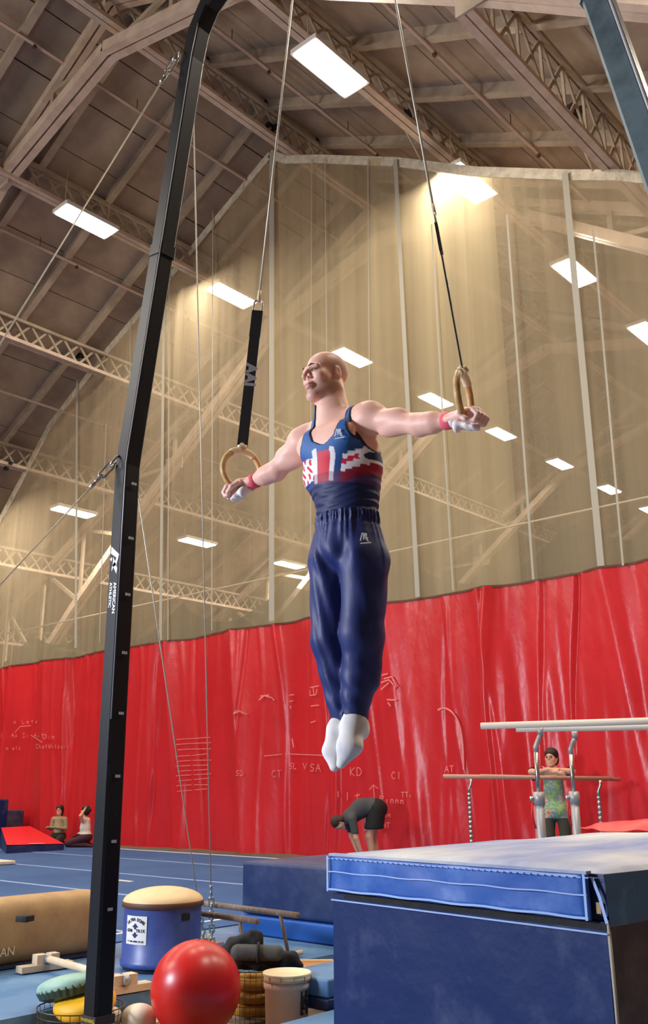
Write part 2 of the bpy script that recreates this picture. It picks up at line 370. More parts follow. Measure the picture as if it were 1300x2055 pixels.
def gridmesh(name,X,Y,Z,m,parent=None):
    n,k=X.shape; v=np.stack([X,Y,Z],-1).reshape(-1,3); idx=np.arange(n*k).reshape(n,k)
    f=np.stack([idx[:-1,:-1],idx[1:,:-1],idx[1:,1:],idx[:-1,1:]],-1).reshape(-1,4)
    me=bpy.data.meshes.new(name); me.from_pydata(v.tolist(),[],f.tolist())
    for p in me.polygons: p.use_smooth=True
    return link(name,me,m,parent)
curt=thing('divider_curtain','tall hall divider of red vinyl below and see-through beige net above','curtain',(0,0,0))
gridmesh('vinyl_skirt',X,Yv,Z,m_vinyl,curt)
tt=np.linspace(0,1,26)
def netpart(x0,x1,m,sag=.0):
    xs=np.linspace(x0,x1,int((x1-x0)/.07)+1); X=np.repeat(xs[:,None],26,1); top=np.array([nettop(x) for x in xs])[:,None]
    Z=3.86+(top-3.86)*tt[None,:]; Y=YC+.03+foldy(X,np.full_like(X,3.88))*(1-.6*tt[None,:])
    gridmesh('net_panel',X,Y,Z,m,curt)
netpart(-31,-11.69,m_net2); netpart(-11.69,-6.58,m_net); netpart(-6.58,3,m_net2)
# hem along the net top and seam at the vinyl edge
bm=B()
for a,b in zip(NT,NT[1:]): bar(bm,(a[0],YC,a[1]-.06),(b[0],YC,b[1]-.06),.03,.17)
obj('hem',bm,m_hem,curt)
bm=B(); xx=np.arange(-30,3,.12)
ribbon(bm,[(x,YC+float(foldy(x,3.88))-.012,3.88) for x in xx],.03,(0,-1,0)); obj('seam',bm,m_brown,curt)
# lift straps and ropes hanging down the net
for (xa,ya,xb,yb,w) in ((155,725,152,1300,.09),(213,850,200,1290,.03),(262,640,258,1275,.03),(330,520,322,1285,.09),(340,520,337,1285,.03),(427,420,425,1265,.03),(545,305,545,1246,.13),(625,320,623,1238,.02),(652,320,660,1235,.02),(793,320,838,1198,.085),(738,320,745,1215,.02),(866,450,909,1185,.03),(1017,430,1070,1163,.035),(1133,345,1206,1140,.10),(1190,460,1250,1135,.03)):
    a=at(xa,ya,1,YC-.06); b=at(xb,yb,1,YC-.06); bm=B(); ribbon(bm,[a,(a+b)/2,b],w,(0,-1,0),.004); bm2=bm; obj('lift_strap' if w>.05 else 'lift_rope',bm2,m_web,curt)
# chalk writing, drawn on the vinyl
GL={'A':[[(0,0),(.5,1),(1,0)],[(.2,.4),(.8,.4)]],'T':[[(0,1),(1,1)],[(.5,1),(.5,0)]],'K':[[(0,0),(0,1)],[(.8,1),(0,.45),(.8,0)]],'D':[[(0,0),(0,1),(.6,.9),(.9,.5),(.6,.1),(0,0)]],'S':[[(.9,.9),(.3,1),(.1,.7),(.8,.35),(.6,0),(0,.1)]],'L':[[(0,1),(0,0),(.7,0)]],'V':[[(0,1),(.5,0),(1,1)]],'I':[[(.5,0),(.5,1)]],'1':[[(.5,0),(.5,1)]],'C':[[(.9,.85),(.4,1),(.05,.5),(.4,0),(.9,.15)]],'J':[[(.7,1),(.7,.2),(.3,0),(0,.2)]],'F':[[(0,0),(0,1),(.8,1)],[(0,.5),(.6,.5)]],'i':[[(.4,0),(.4,.6)]],'n':[[(.1,0),(.1,.6)],[(.1,.45),(.5,.6),(.7,.4),(.7,0)]],'a':[[(.7,.6),(.7,0)],[(.7,.5),(.2,.55),(.1,.2),(.4,0),(.7,.15)]],'l':[[(.4,0),(.4,1)]],'e':[[(.1,.3),(.7,.35),(.5,.6),(.15,.45),(.15,.1),(.7,.05)]],'m':[[(0,0),(0,.6),(.3,.5),(.35,0)],[(.35,.45),(.7,.6),(.75,0)]],'o':[[(.4,.6),(.1,.3),(.4,0),(.7,.3),(.4,.6)]],'W':[[(0,1),(.25,0),(.5,.7),(.75,0),(1,1)]],'s':[[(.6,.6),(.2,.5),(.6,.2),(.1,0)]],'P':[[(0,0),(0,1),(.7,.9),(.7,.6),(0,.5)]],'H':[[(0,0),(0,1)],[(1,0),(1,1)],[(0,.5),(1,.5)]],'X':[[(0,0),(1,1)],[(0,1),(1,0)]],'h':[[(.1,0),(.1,1)],[(.1,.4),(.5,.6),(.65,0)]],'r':[[(.1,0),(.1,.6)],[(.1,.4),(.6,.6)]],'t':[[(.4,0),(.4,.9)],[(.1,.6),(.7,.6)]],'B':[[(0,0),(0,1),(.6,.9),(.6,.6),(0,.5),(.7,.4),(.7,.1),(0,0)]]}
def chalk(strokes,wpx=1.6):
    bm=B()
    for st in strokes:
        P=[]
        for (x,y),(x2,y2) in zip(st,st[1:]):
            n=max(2,int(math.hypot(x2-x,y2-y)/3))
            for i in range(n): P.append((x+(x2-x)*i/n,y+(y2-y)*i/n))
        P.append(st[-1]); Q=[]
        for x,y in P:
            q=at(x,y,1,YC); q=at(x,y,1,YC+float(foldy(q[0],q[2]))-.055); Q.append((q[0],q[1],q[2]))
        d=abs(Q[0][0])*.5+9
        ribbon(bm,Q,wpx*.0085,(0,-1,0),.002)
    o=obj('chalk_writing',bm,m_chalk,curt)
def word(s,x,y,h,w=None,slant=0):
    w=w or h*.62; out=[]
    for i,c in enumerate(s):
        for st in GL.get(c,[]): out.append([(x+i*w*1.25+a*w,y-b*h+slant*(i*w)) for a,b in st])
    chalk(out,1.3)
word('KD',703,1557,17); word('AT',892,1550,13); word('SD',473,1557,11); word('SL V',580,1543,12); word('SA',622,1548,15); word('CT',545,1560,14); word('CI',785,1563,14)
word('TTi',805,1600,10); word('Pinnn',763,1610,13,None,.1); word('Wen',763,1640,10); word('iHT',758,1662,11)
word('No Lets',18,1452,8,7); word('11 As Si Aits',0,1480,9,6); word('Dim',87,1483,10,7); word('ChatWilsons',72,1502,9,5); word('Samuels',0,1505,8,5)
chalk([[(30,1470),(40,1458),(62,1456)],[(62,1475),(85,1490)],[(10,1495),(14,1480)]])
chalk([[(878,1425),(884,1422),(890,1421),(896,1422),(902,1425),(908,1430),(914,1438),(919,1448),(923,1461),(926,1476),(928,1495),(929,1520),(930,1545)]],3)
chalk([[(519,1405),(530,1396),(545,1400),(551,1406)],[(522,1397),(540,1395)],[(468,1433),(480,1427),(496,1434)],[(475,1425),(468,1432)]],2.4)
chalk([[(622,1380),(640,1376)],[(622,1385),(622,1396),(634,1394),(636,1382)],[(628,1378),(630,1396)],[(580,1395),(590,1394)],[(580,1408),(588,1406)],[(582,1416),(584,1422)],[(623,1417),(640,1415)],[(623,1450),(633,1447)]],1.8)
chalk([[(766,1355),(778,1352)],[(770,1362),(786,1358),(794,1375),(790,1382)],[(764,1370),(780,1364),(790,1374)],[(780,1370),(764,1384)],[(776,1404),(795,1405)],[(778,1410),(784,1417)],[(586,1482),(589,1500)]],2.4)
chalk([[(530,1517),(575,1513),(655,1516)],[(751,1600),(749,1575),(741,1585)],[(749,1575),(759,1583)],[(717,1606),(717,1592)],[(712,1597),(722,1595)],[(697,1606),(697,1590)],[(679,1600),(678,1588)]],1.4)
chalk([[(355+random.uniform(-3,3),y),(385,y-2),(420+random.uniform(-5,5),y-4+random.uniform(-2,2))] for y in (1484,1494,1505,1518,1528,1538,1548,1557,1567,1577,1588)],1.2)
# olive net beyond, hanging in swags
t=thing('far_divider_net','dark olive net hanging in shallow swags beyond the red curtain','net',(0,0,0))
pk=[-31,-27.8,-24.3,-20.86,-17.55,-13.96,-10.72,-7.1,-3.8,-.4,3]
xs2=np.arange(-31,3,.25); Xg=np.repeat(xs2[:,None],8,1)
def swag(x):
    i=np.searchsorted(pk,x,'right')-1; i=min(max(i,0),len(pk)-2); u=(x-pk[i])/(pk[i+1]-pk[i]); return 5.5-.75*4*u*(1-u)*(.9+.2*math.sin(i*2.3))
topz=np.array([swag(x) for x in xs2])[:,None]; g=np.linspace(0,1,8)[None,:]
gridmesh('net_panel',Xg,14.3+.05*n1(Xg,21,.5),FL+(topz-FL)*g,m_olive,t)
tubeobj('carrier_rope',[(x,14.3,5.62) for x in (-31,-20,-10,3)],.02,m_web,t,6)
# ------------------------------------------------------------------ floor coverings
t=thing('spring_floor','wide blue carpeted spring floor with pale seams, in front of the red curtain','floor mat',(0,0,0))
bm=B(); box(bm,(-18,4.2,FL/2),(24,14.3,-FL)); o=obj('carpet',bm,m_carpet,t)
for y,w in ((11.15,.07),(9.65,.03),(7.91,.04),(6.37,.045),(4.75,.055),(3.1,.055),(1.5,.055)):
    bm=B(); box(bm,(-18.1,y,.002),(23.6,w,.006)); obj('seam_line',bm,m_line if y<11 else m_white,t)
bm=B(); box(bm,(-6.3,4.2,.002),(.045,13.9,.006)); obj('seam_line',bm,m_white,t)
bm=B(); box(bm,(-9.9,7.3,.004),(.5,.05,.008)); obj('tape_strip',bm,m_white,t)
bm=B(); box(bm,(-5.22,3.5,(FL)/2),(1.5,15.6,-FL-.01)); tag(obj('floor_mat',bm,m_bluemat),'pale blue floor mat under the low bars and blue dome','mat')
bm=B(); box(bm,(-4.33,2.2,FL+.012),(.26,7,.024)); tag(obj('wood_strip',bm,m_palewood),'tan wooden strip along the edge of the pale blue mat','board')
tag(bevelbox('landing_mat',(-2.28,2.35,FL/2),(2.24,3.3,-FL),m_bluemat,None,.02),'chalk-dusted pale blue landing mat beneath the rings and big block','mat')
tag(bevelbox('floor_mat',(-6.1,10.2,-.055),(.1,.1,.1),m_bluemat,None,.02),'small blue floor mat scrap by the far bars','mat') if False else None
bm=B(); box(bm,(-2.2,9.0,FL/2),(4.4,4.0,-FL-.01)); tag(obj('floor_mat',bm,m_bluemat),'blue floor mat under the two sets of parallel bars','mat')
# ------------------------------------------------------------------ big cushion block
BR=math.radians(-7); bo=(-2.876,3.27)
t=thing('crash_mat_block','huge navy vinyl crash block with chalk-whitened top, in the right foreground','mat',(bo[0],bo[1],0),BR)
BW,BD,BH=1.37,3.3,.78
def blockface(name,p0,p1,z0,z1,m,amp=.006,n=(0,-1,0),parent=t,seed=0,thick=False,nxs=30,nzs=10):
    p0=np.array(p0,float);p1=np.array(p1,float); u=np.linspace(0,1,nxs)[:,None]; v=np.linspace(0,1,nzs)[None,:]
    x=p0[0]+(p1[0]-p0[0])*u+0*v; y=p0[1]+(p1[1]-p0[1])*u+0*v; z=z0+(z1-z0)*v+0*u
    d=amp*(n1(u*6+v*1.7,seed+3,1)+.5*n1(u*14-v*3,seed+4,1)); 
    return gridmesh(name,x+n[0]*d,y+n[1]*d,z,m,parent)
bm=B(); box(bm,(BW/2,BD/2,(BH-.14)/2),(BW,BD,BH-.14)); bmesh.ops.bevel(bm,geom=bm.edges[:],offset=.018,segments=2,affect='EDGES'); o=obj('core',bm,m_blue,t,False)
blockface('front_cover',(0.005,-.006,0),(BW-.005,-.006,0),.0,BH-.165,m_blue,.006)
# top cushion with bulge
u=np.linspace(0,1,40)[:,None]; v=np.linspace(0,1,60)[None,:]
xx=BW*u+0*v; yy=BD*v+0*u
ed=np.minimum(np.minimum(u,1-u)*BW,np.minimum(v,1-v)*BD); rnd=np.sqrt(np.clip(ed/.04,0,1))
zz=BH-.022+.022*rnd+(.012+.045*v)*np.sin(math.pi*np.clip(v,0,1)**.8)**.5*np.sin(math.pi*u)**.5+.010*n1(u*5+v*2,31,1)+.006*n1(v*12+u*3,32,1)
gridmesh('top_cover',xx,yy,zz,m_bluetop,t)
bm=B(); box(bm,(BW/2,BD/2,BH-.075),(BW-.012,BD-.012,.13)); obj('top_pad',bm,m_navy2,t)
# flap with stitches
FZ=BH-.155
o=blockface('flap',(-.012,-.022,0),(BW-.055,-.022,0),FZ,BH-.006,m_bluelight,.005,seed=8)
sd=o.modifiers.new('s','SOLIDIFY'); sd.thickness=.008
bm=B(); box(bm,(.5*(BW-.06),-.012,BH-.005),(BW-.05,.03,.01)); obj('flap_fold',bm,m_bluetop,t)
def stitch(z,x0=-.012,x1=BW-.055,zz=None,w=.005,dash=False):
    bm=B(); x=x0
    if not dash: ribbon(bm,[(x0+(x1-x0)*i/24,-.031-.001*math.sin(i),z+.002*math.sin(i*1.3)) for i in range(25)],w,(0,-1,0),.002)
    else:
        while x<x1: ribbon(bm,[(x,-.033,z),(x+.02,-.033,z)],w*.8,(0,-1,0),.002); x+=.03
    o=obj('stitching',bm,m_stitch,t)
    if dash: o['kind']='stuff'
stitch(BH-.02,dash=True); stitch(BH-.075); stitch(FZ+.008,w=.008)
for xx_ in (-.006,BW-.062):
    bm=B(); ribbon(bm,[(xx_,-.032,BH-.01),(xx_,-.032,FZ)],.01,(0,-1,0),.002); obj('stitching',bm,m_stitch,t)
bm=B(); ribbon(bm,[(0,-.016,BH-.19),(BW/2,-.018,BH-.19),(BW,-.014,BH-.192)],.006,(0,-1,0),.002); obj('piping',bm,m_stitch,t)
bm=B(); box(bm,(BW/2,-.003,BH-.172),(BW-.01,.012,.02)); obj('zip_slot',bm,m_bag,t)
tubeobj('piping',[(BW+.002,-.004,0),(BW+.004,-.006,BH*.5),(BW,-.004,BH-.15)],.006,m_web,t,6)
# right side: top band and dark lower face
blockface('side_band',(BW+.006,-.01,0),(BW+.006,BD,0),BH-.17,BH-.008,m_teal,.006,n=(1,0,0),seed=12)
blockface('side_cover',(BW+.003,.0,0),(BW+.003,BD,0),0,BH-.17,m_navy,.006,n=(1,0,0),seed=14)
bm=B(); ribbon(bm,[(BW-.045,-.008,BH-.02),(BW-.02,-.01,BH-.08),(BW,-.01,BH-.16)],.012,(0,-1,0)); obj('torn_edge',bm,m_stitch,t)
bm=B(); box(bm,(BW-.03,-.004,BH-.115),(.018,.008,.035)); obj('foam_peek',bm,m_tanlea,t)
# red cloth on the block far right
p=at(1325,1657,2,BH+.06)
t=thing('red_cloth','rumpled red cloth lying on the far end of the big crash block','cloth',(p[0],p[1],BH+.015),.9)
u=np.linspace(-1,1,30)[:,None]; v=np.linspace(-1,1,12)[None,:]
gridmesh('cloth',-.42*u+0*v,.20*v+.01*np.sin(u*4),.05*(1-v*v)*(1-u**6)+.006*n1(u*5+v*2,41,1)+.03,m_redmat,t)
# ------------------------------------------------------------------ rear blocks
tag(bevelbox('foam_block',(-4.55,6.05,.135+.19),(2.2,1.45,.38),m_navy2,None,.03),'navy foam block with purple-dusted top behind the grey low bars','mat')
tag(bevelbox('folded_mat',(-4.53,6.05,.065),(2.24,1.5,.13),m_bandblue,None,.015),'thin bright blue mat under the navy foam block','mat')
p=at(625,1957,2,.13); q=at(668,1966,2,.13)
t=thing('step_mat','pale blue topped mat between the white bucket and the big crash block','mat',(p[0],p[1],-.02))
ww=-3.42-p[0]+.2; bevelbox('upper_mat',(ww/2-.2,.42,.085+.02),(ww,.9,.09),m_bluemat,t,.015); bevelbox('lower_mat',(ww/2-.2,.42,.03),(ww,.9,.06),m_navy2,t,.012)
# ------------------------------------------------------------------ ring frame
YR=2.9
fr=thing('ring_frame','tall black steel still-rings frame, its bent post left and right of the gymnast','ring frame',(0,0,0))
def sweep(name,pts,w,m,parent):
    bm=B(); pts=[Vector(p) for p in pts]; rings=[]
    for i,p in enumerate(pts):
        d=(pts[min(i+1,len(pts)-1)]-pts[max(i-1,0)]).normalized(); s=Vector((0,1,0)); u=d.cross(s).normalized()
        c=.012; h=w/2; loop=[]
        for a,b in ((-h+c,-h),(h-c,-h),(h,-h+c),(h,h-c),(h-c,h),(-h+c,h),(-h,h-c),(-h,-h+c)): loop.append(bm.verts.new(p+u*a+s*b))
        rings.append(loop)
    for A,C in zip(rings,rings[1:]):
        for k in range(8): bm.faces.new((A[k],A[(k+1)%8],C[(k+1)%8],C[k]))
    bm.faces.new(rings[0][::-1]); bm.faces.new(rings[-1])
    bmesh.ops.recalc_face_normals(bm,faces=bm.faces[:]); return obj(name,bm,m,parent)
MX=-2.49
m_guide=mat('right_post_grey_sheen',S(92,108,112),.45,noise=(5,S(60,72,78),.45,.7))  # black post; its greyish reflected light is painted into the base colour
FLs=CAMZ+(FL-CAMZ)/KR
for s,m_ in ((-1,m_blackpost),(1,m_guide)):
    P=[(1.55,FLs),(1.57,1.4),(1.575,2.78),(1.565,2.86),(1.36,4.08),(1.16,5.3),(1.11,5.5),(1.02,5.63),(.85,5.72),(.6,5.76)]
    sweep('post',[(MX+s*a,YR,z) for a,z in P],.105,m_,fr)
    bm=B(); 
    for k in range(8):
        z=.5+k*.31; box(bm,(MX+s*1.56-s*.054,YR,z),(.006,.03,.014))
    o=obj('bolt_slot',bm,m_steelgrey if s<0 else m_blackpost,fr); o['kind']='stuff'
    sweep('sleeve',[(MX+s*1.365,YR,4.03),(MX+s*1.355,YR,4.1)],.115,m_,fr)
    tubeobj('edge_bead',[(MX+s*a+.0525,YR-.0525,z) for a,z in P[1:7]],.003 if s<0 else .008,m_steelgrey,fr,6)
    bm=B(); box(bm,(MX+s*1.55,YR-.02,FLs+.008),(.2,.16,.016)); obj('foot_plate',bm,m_blackpost,fr)
sweep('crossbar',[(MX-.6,YR,5.76),(MX,YR,5.78),(MX+.6,YR,5.76)],.12,m_blackpost,fr)
bm=B(); box(bm,(MX,YR,5.70),(.7,.14,.05)); obj('ring_swivel_plate',bm,m_chrome,fr)
# post print: mark and name on the near (-Y) face, reading downwards
px0=MX-1.57
mw=frame_mat((px0+.012,YR-.0535,2.02),(0,0,-1),(1,0,0)); 
text('post_print','AMERICAN',.034,frame_mat((px0+.018,YR-.0545,2.03),(0,0,-1),(1,0,0)),m_white,fr,.0005,.001)
text('post_print','ATHLETIC',.030,frame_mat((px0-.018,YR-.0545,2.05),(0,0,-1),(1,0,0)),m_white,fr,.0005,.001)
bm=B(); yy_=YR-.0545
def poly3(bm,pts): bm.faces.new([bm.verts.new(p) for p in pts])
z0=2.16
poly3(bm,[(px0-.034,yy_,z0+.16),(px0-.034,yy_,z0+.12),(px0+.018,yy_,z0+.09),(px0+.04,yy_,z0+.105)])
poly3(bm,[(px0+.04,yy_,z0+.105),(px0+.018,yy_,z0+.09),(px0-.012,yy_,z0+.04),(px0+.02,yy_,z0+.05)])
poly3(bm,[(px0-.012,yy_,z0+.10),(px0-.012,yy_,z0+.05),(px0+.025,yy_,z0+.0),(px0+.03,yy_,z0+.03)])
poly3(bm,[(px0-.02,yy_,z0+.04),(px0-.02,yy_,z0+.02),(px0+.005,yy_,z0+.055),(px0,yy_,z0+.07)])
poly3(bm,[(px0-.04,yy_,z0+.09),(px0-.028,yy_,z0+.075),(px0-.02,yy_,z0+.09),(px0-.028,yy_,z0+.1)])
obj('post_emblem',bm,m_white,fr)
bm=B(); box(bm,(px0+.02,YR,-.06),(.112,.112,.12)); obj('warning_label',bm,m_warn,fr)
bm=B(); box(bm,(px0+.02,YR,.02),(.1125,.1125,.04)); wl=obj('warning_band',bm,m_dkprint,fr)
text('warning_text','WARNING',.022,frame_mat((px0+.02,YR-.0575,.02),(1,0,0),(0,0,1)),m_warn,fr,.0005)
def shrink(o):
    l=Vector(o.location); c=Vector((0,0,CAMZ)); o.location=c+(l-c)*KR; o.scale=(KR,KR,KR)
def ks(p): return tuple(Vector((0,0,CAMZ))+(Vector(p)-Vector((0,0,CAMZ)))*KR)
shrink(fr)
# guy cables with hooks and chains
def link_pts(c,d,s,L=.034,w=.012,n=14):
    c=Vector(c);d=Vector(d).normalized(); s=Vector(s); s=(s-d*s.dot(d)).normalized(); out=[]
    for k in range(n):
        a=2*math.pi*k/n; e=math.cos(a); f=math.sin(a); out.append(c+d*(e*w+(L/2-w)*(1 if e>0 else -1)*1.0)+s*f*w)
    return out
def guy(name,a,b,chain,lab,turn=True):
    a=Vector(a);b=Vector(b); t=thing('guy_cable',lab,'cable',tuple(b),0,'guy cables of the ring frame'); a=a-b; b=Vector((0,0,0))
    d=(b-a).normalized(); L=(b-a).length
    s=d.cross(Vector((0,0,1)))
    st=.20 if turn else .05
    tubeobj('cable',[a+d*st,b-d*chain if chain else b],.0042,m_wire,t,6)
    if turn:
        tubeobj('eye_ring',link_pts(a+d*.02,d,s,.075,.03),.006,m_chrome,t,8,True)
        tubeobj('snap_hook',link_pts(a+d*.085,d,Vector((0,0,1)),.10,.018),.006,m_chrome,t,8,True)
        tubeobj('thimble',link_pts(a+d*.145,d,s,.06,.014),.005,m_chrome,t,8,True)
        tubeobj('ferrule',[a+d*.17,a+d*.215],.011,m_chrome,t,8)
    n=int(chain/.052)
    if n>0:
        bm=B(); z=Vector((0,0,1))
        for k in range(n):
            c=b-d*(chain-(k+.5)*.052); tube(bm,link_pts(c,d,s if k%2 else s.cross(d),.07,.017,12),.0065,6,closed=True)
        obj('chain',bm,m_chrome,t,True)
        tubeobj('ferrule',[b-d*(chain+.05),b-d*chain],.009,m_chrome,t,8)
hk=(-3.72,YR-.06,5.36); hk2=(-4.10,YR-.05,2.83)
guy('a',ks(hk),(-5.32,1.12,0),.3,'wire rope with snap hook from the top of the left post down to the left')
guy('b',ks(hk2),(-5.32,1.12,0),.3,'wire rope with hook from the bend of the left post down to the left')
an=at(418,1897,2,.0)
guy('c',ks((-3.70,YR+.05,5.2)),(an[0]+.03,an[1]+.01,.0),.42,'long thin wire from the left post top to the chain behind the red ball',False)
guy('d',ks((-4.06,YR+.05,2.75)),(an[0]-.03,an[1]-.01,.0),.32,'shorter slanting wire from the left post bend to the chain beside the blue dome',False)
guy('e',ks((-1.26,YR-.06,5.36)),(.5,.9,FL),.3,'wire rope from the top of the right post down to the near floor')
bm=B(); box(bm,(0,0,.01),(.16,.16,.02)); tube(bm,link_pts((0,0,.03),(0,0,1),(1,0,0),.07,.02),.007,8,closed=True); o=obj('floor_anchor',bm,m_chrome); o.location=(an[0],an[1],0); tag(o,'steel floor anchor plate where the two chains meet behind the ball','anchor')
# ------------------------------------------------------------------ rings
RG={}
for s,xx_,cx_,lab in ((-1,-3.13,MX-.25,'wooden ring on a black strap at the left, held in his right hand'),(1,-1.84,MX+.25,'wooden ring on a black strap at the right, held in his left hand')):
    c=Vector((xx_,YR,2.545)); top=Vector((cx_,YR,5.70)); t=thing('gymnastics_ring',lab,'ring',tuple(c),0,'still rings')
    O=Vector((0,0,0)); T=top-c; nrm=Vector((.95,s*.30,0)).normalized(); tg=Vector((nrm.y,-nrm.x,0))
    tubeobj('ring',[tg*(.1*math.cos(a))+Vector((0,0,.1*math.sin(a))) for a in np.linspace(0,2*math.pi,49)[:-1]],.0145,m_wood,t,14,True)
    tubeobj('cloth_wrap',[tg*(.1*math.cos(a))+Vector((0,0,.1*math.sin(a))) for a in np.linspace(math.pi*.30,math.pi*.72,20)],.0175,m_tapecream,t,14)
    bm=B(); box(bm,(0,0,.118),(.045,.045,.04)); bmesh.ops.bevel(bm,geom=bm.edges[:],offset=.012,segments=2,affect='EDGES'); obj('tape_knot',bm,m_tapecream,t,True)
    d=(T-Vector((0,0,.12))).normalized(); a=Vector((0,0,.12)); L=.72
    # strap band: its width lies across the view for the left ring, edge-on for the right
    wdir=Vector((.72,.69,0)) if s<0 else Vector((.45,-.89,0)); nn=d.cross(wdir).normalized()
    bm=B(); bar(bm,a,a+d*L,.052 if s<0 else .046,.006,tuple(nn)); obj('strap',bm,m_strap,t)
    bm=B(); bar(bm,a+d*(L-.14),a+d*(L-.0),.055 if s<0 else .048,.013,tuple(nn)); obj('strap_loop',bm,m_strap,t)
    sw=d.cross(Vector(nn)).normalized(); sw=sw if sw.dot(Vector(rt0))>0 else -sw
    vn=nn if nn.dot(Vector((2.5,-2.9,0)))>0 else -nn
    text('strap_print','AAI',.075,frame_mat(a+d*(L*.52)+vn*.0042,tuple(-d),tuple(vn.cross(-d))),m_strapprint,t,.0004,.004)
    tubeobj('shackle',link_pts(a+d*(L+.02),d,sw,.075,.022),.005,m_chrome,t,8,True)
    tubeobj('ferrule',[a+d*(L+.055),a+d*(L+.11)],.009,m_tapecream,t,8)
    tubeobj('cable',[a+d*(L+.05),T],.0055,m_wire,t,8)
    RG[s]=(c,tg,nrm); shrink(t)
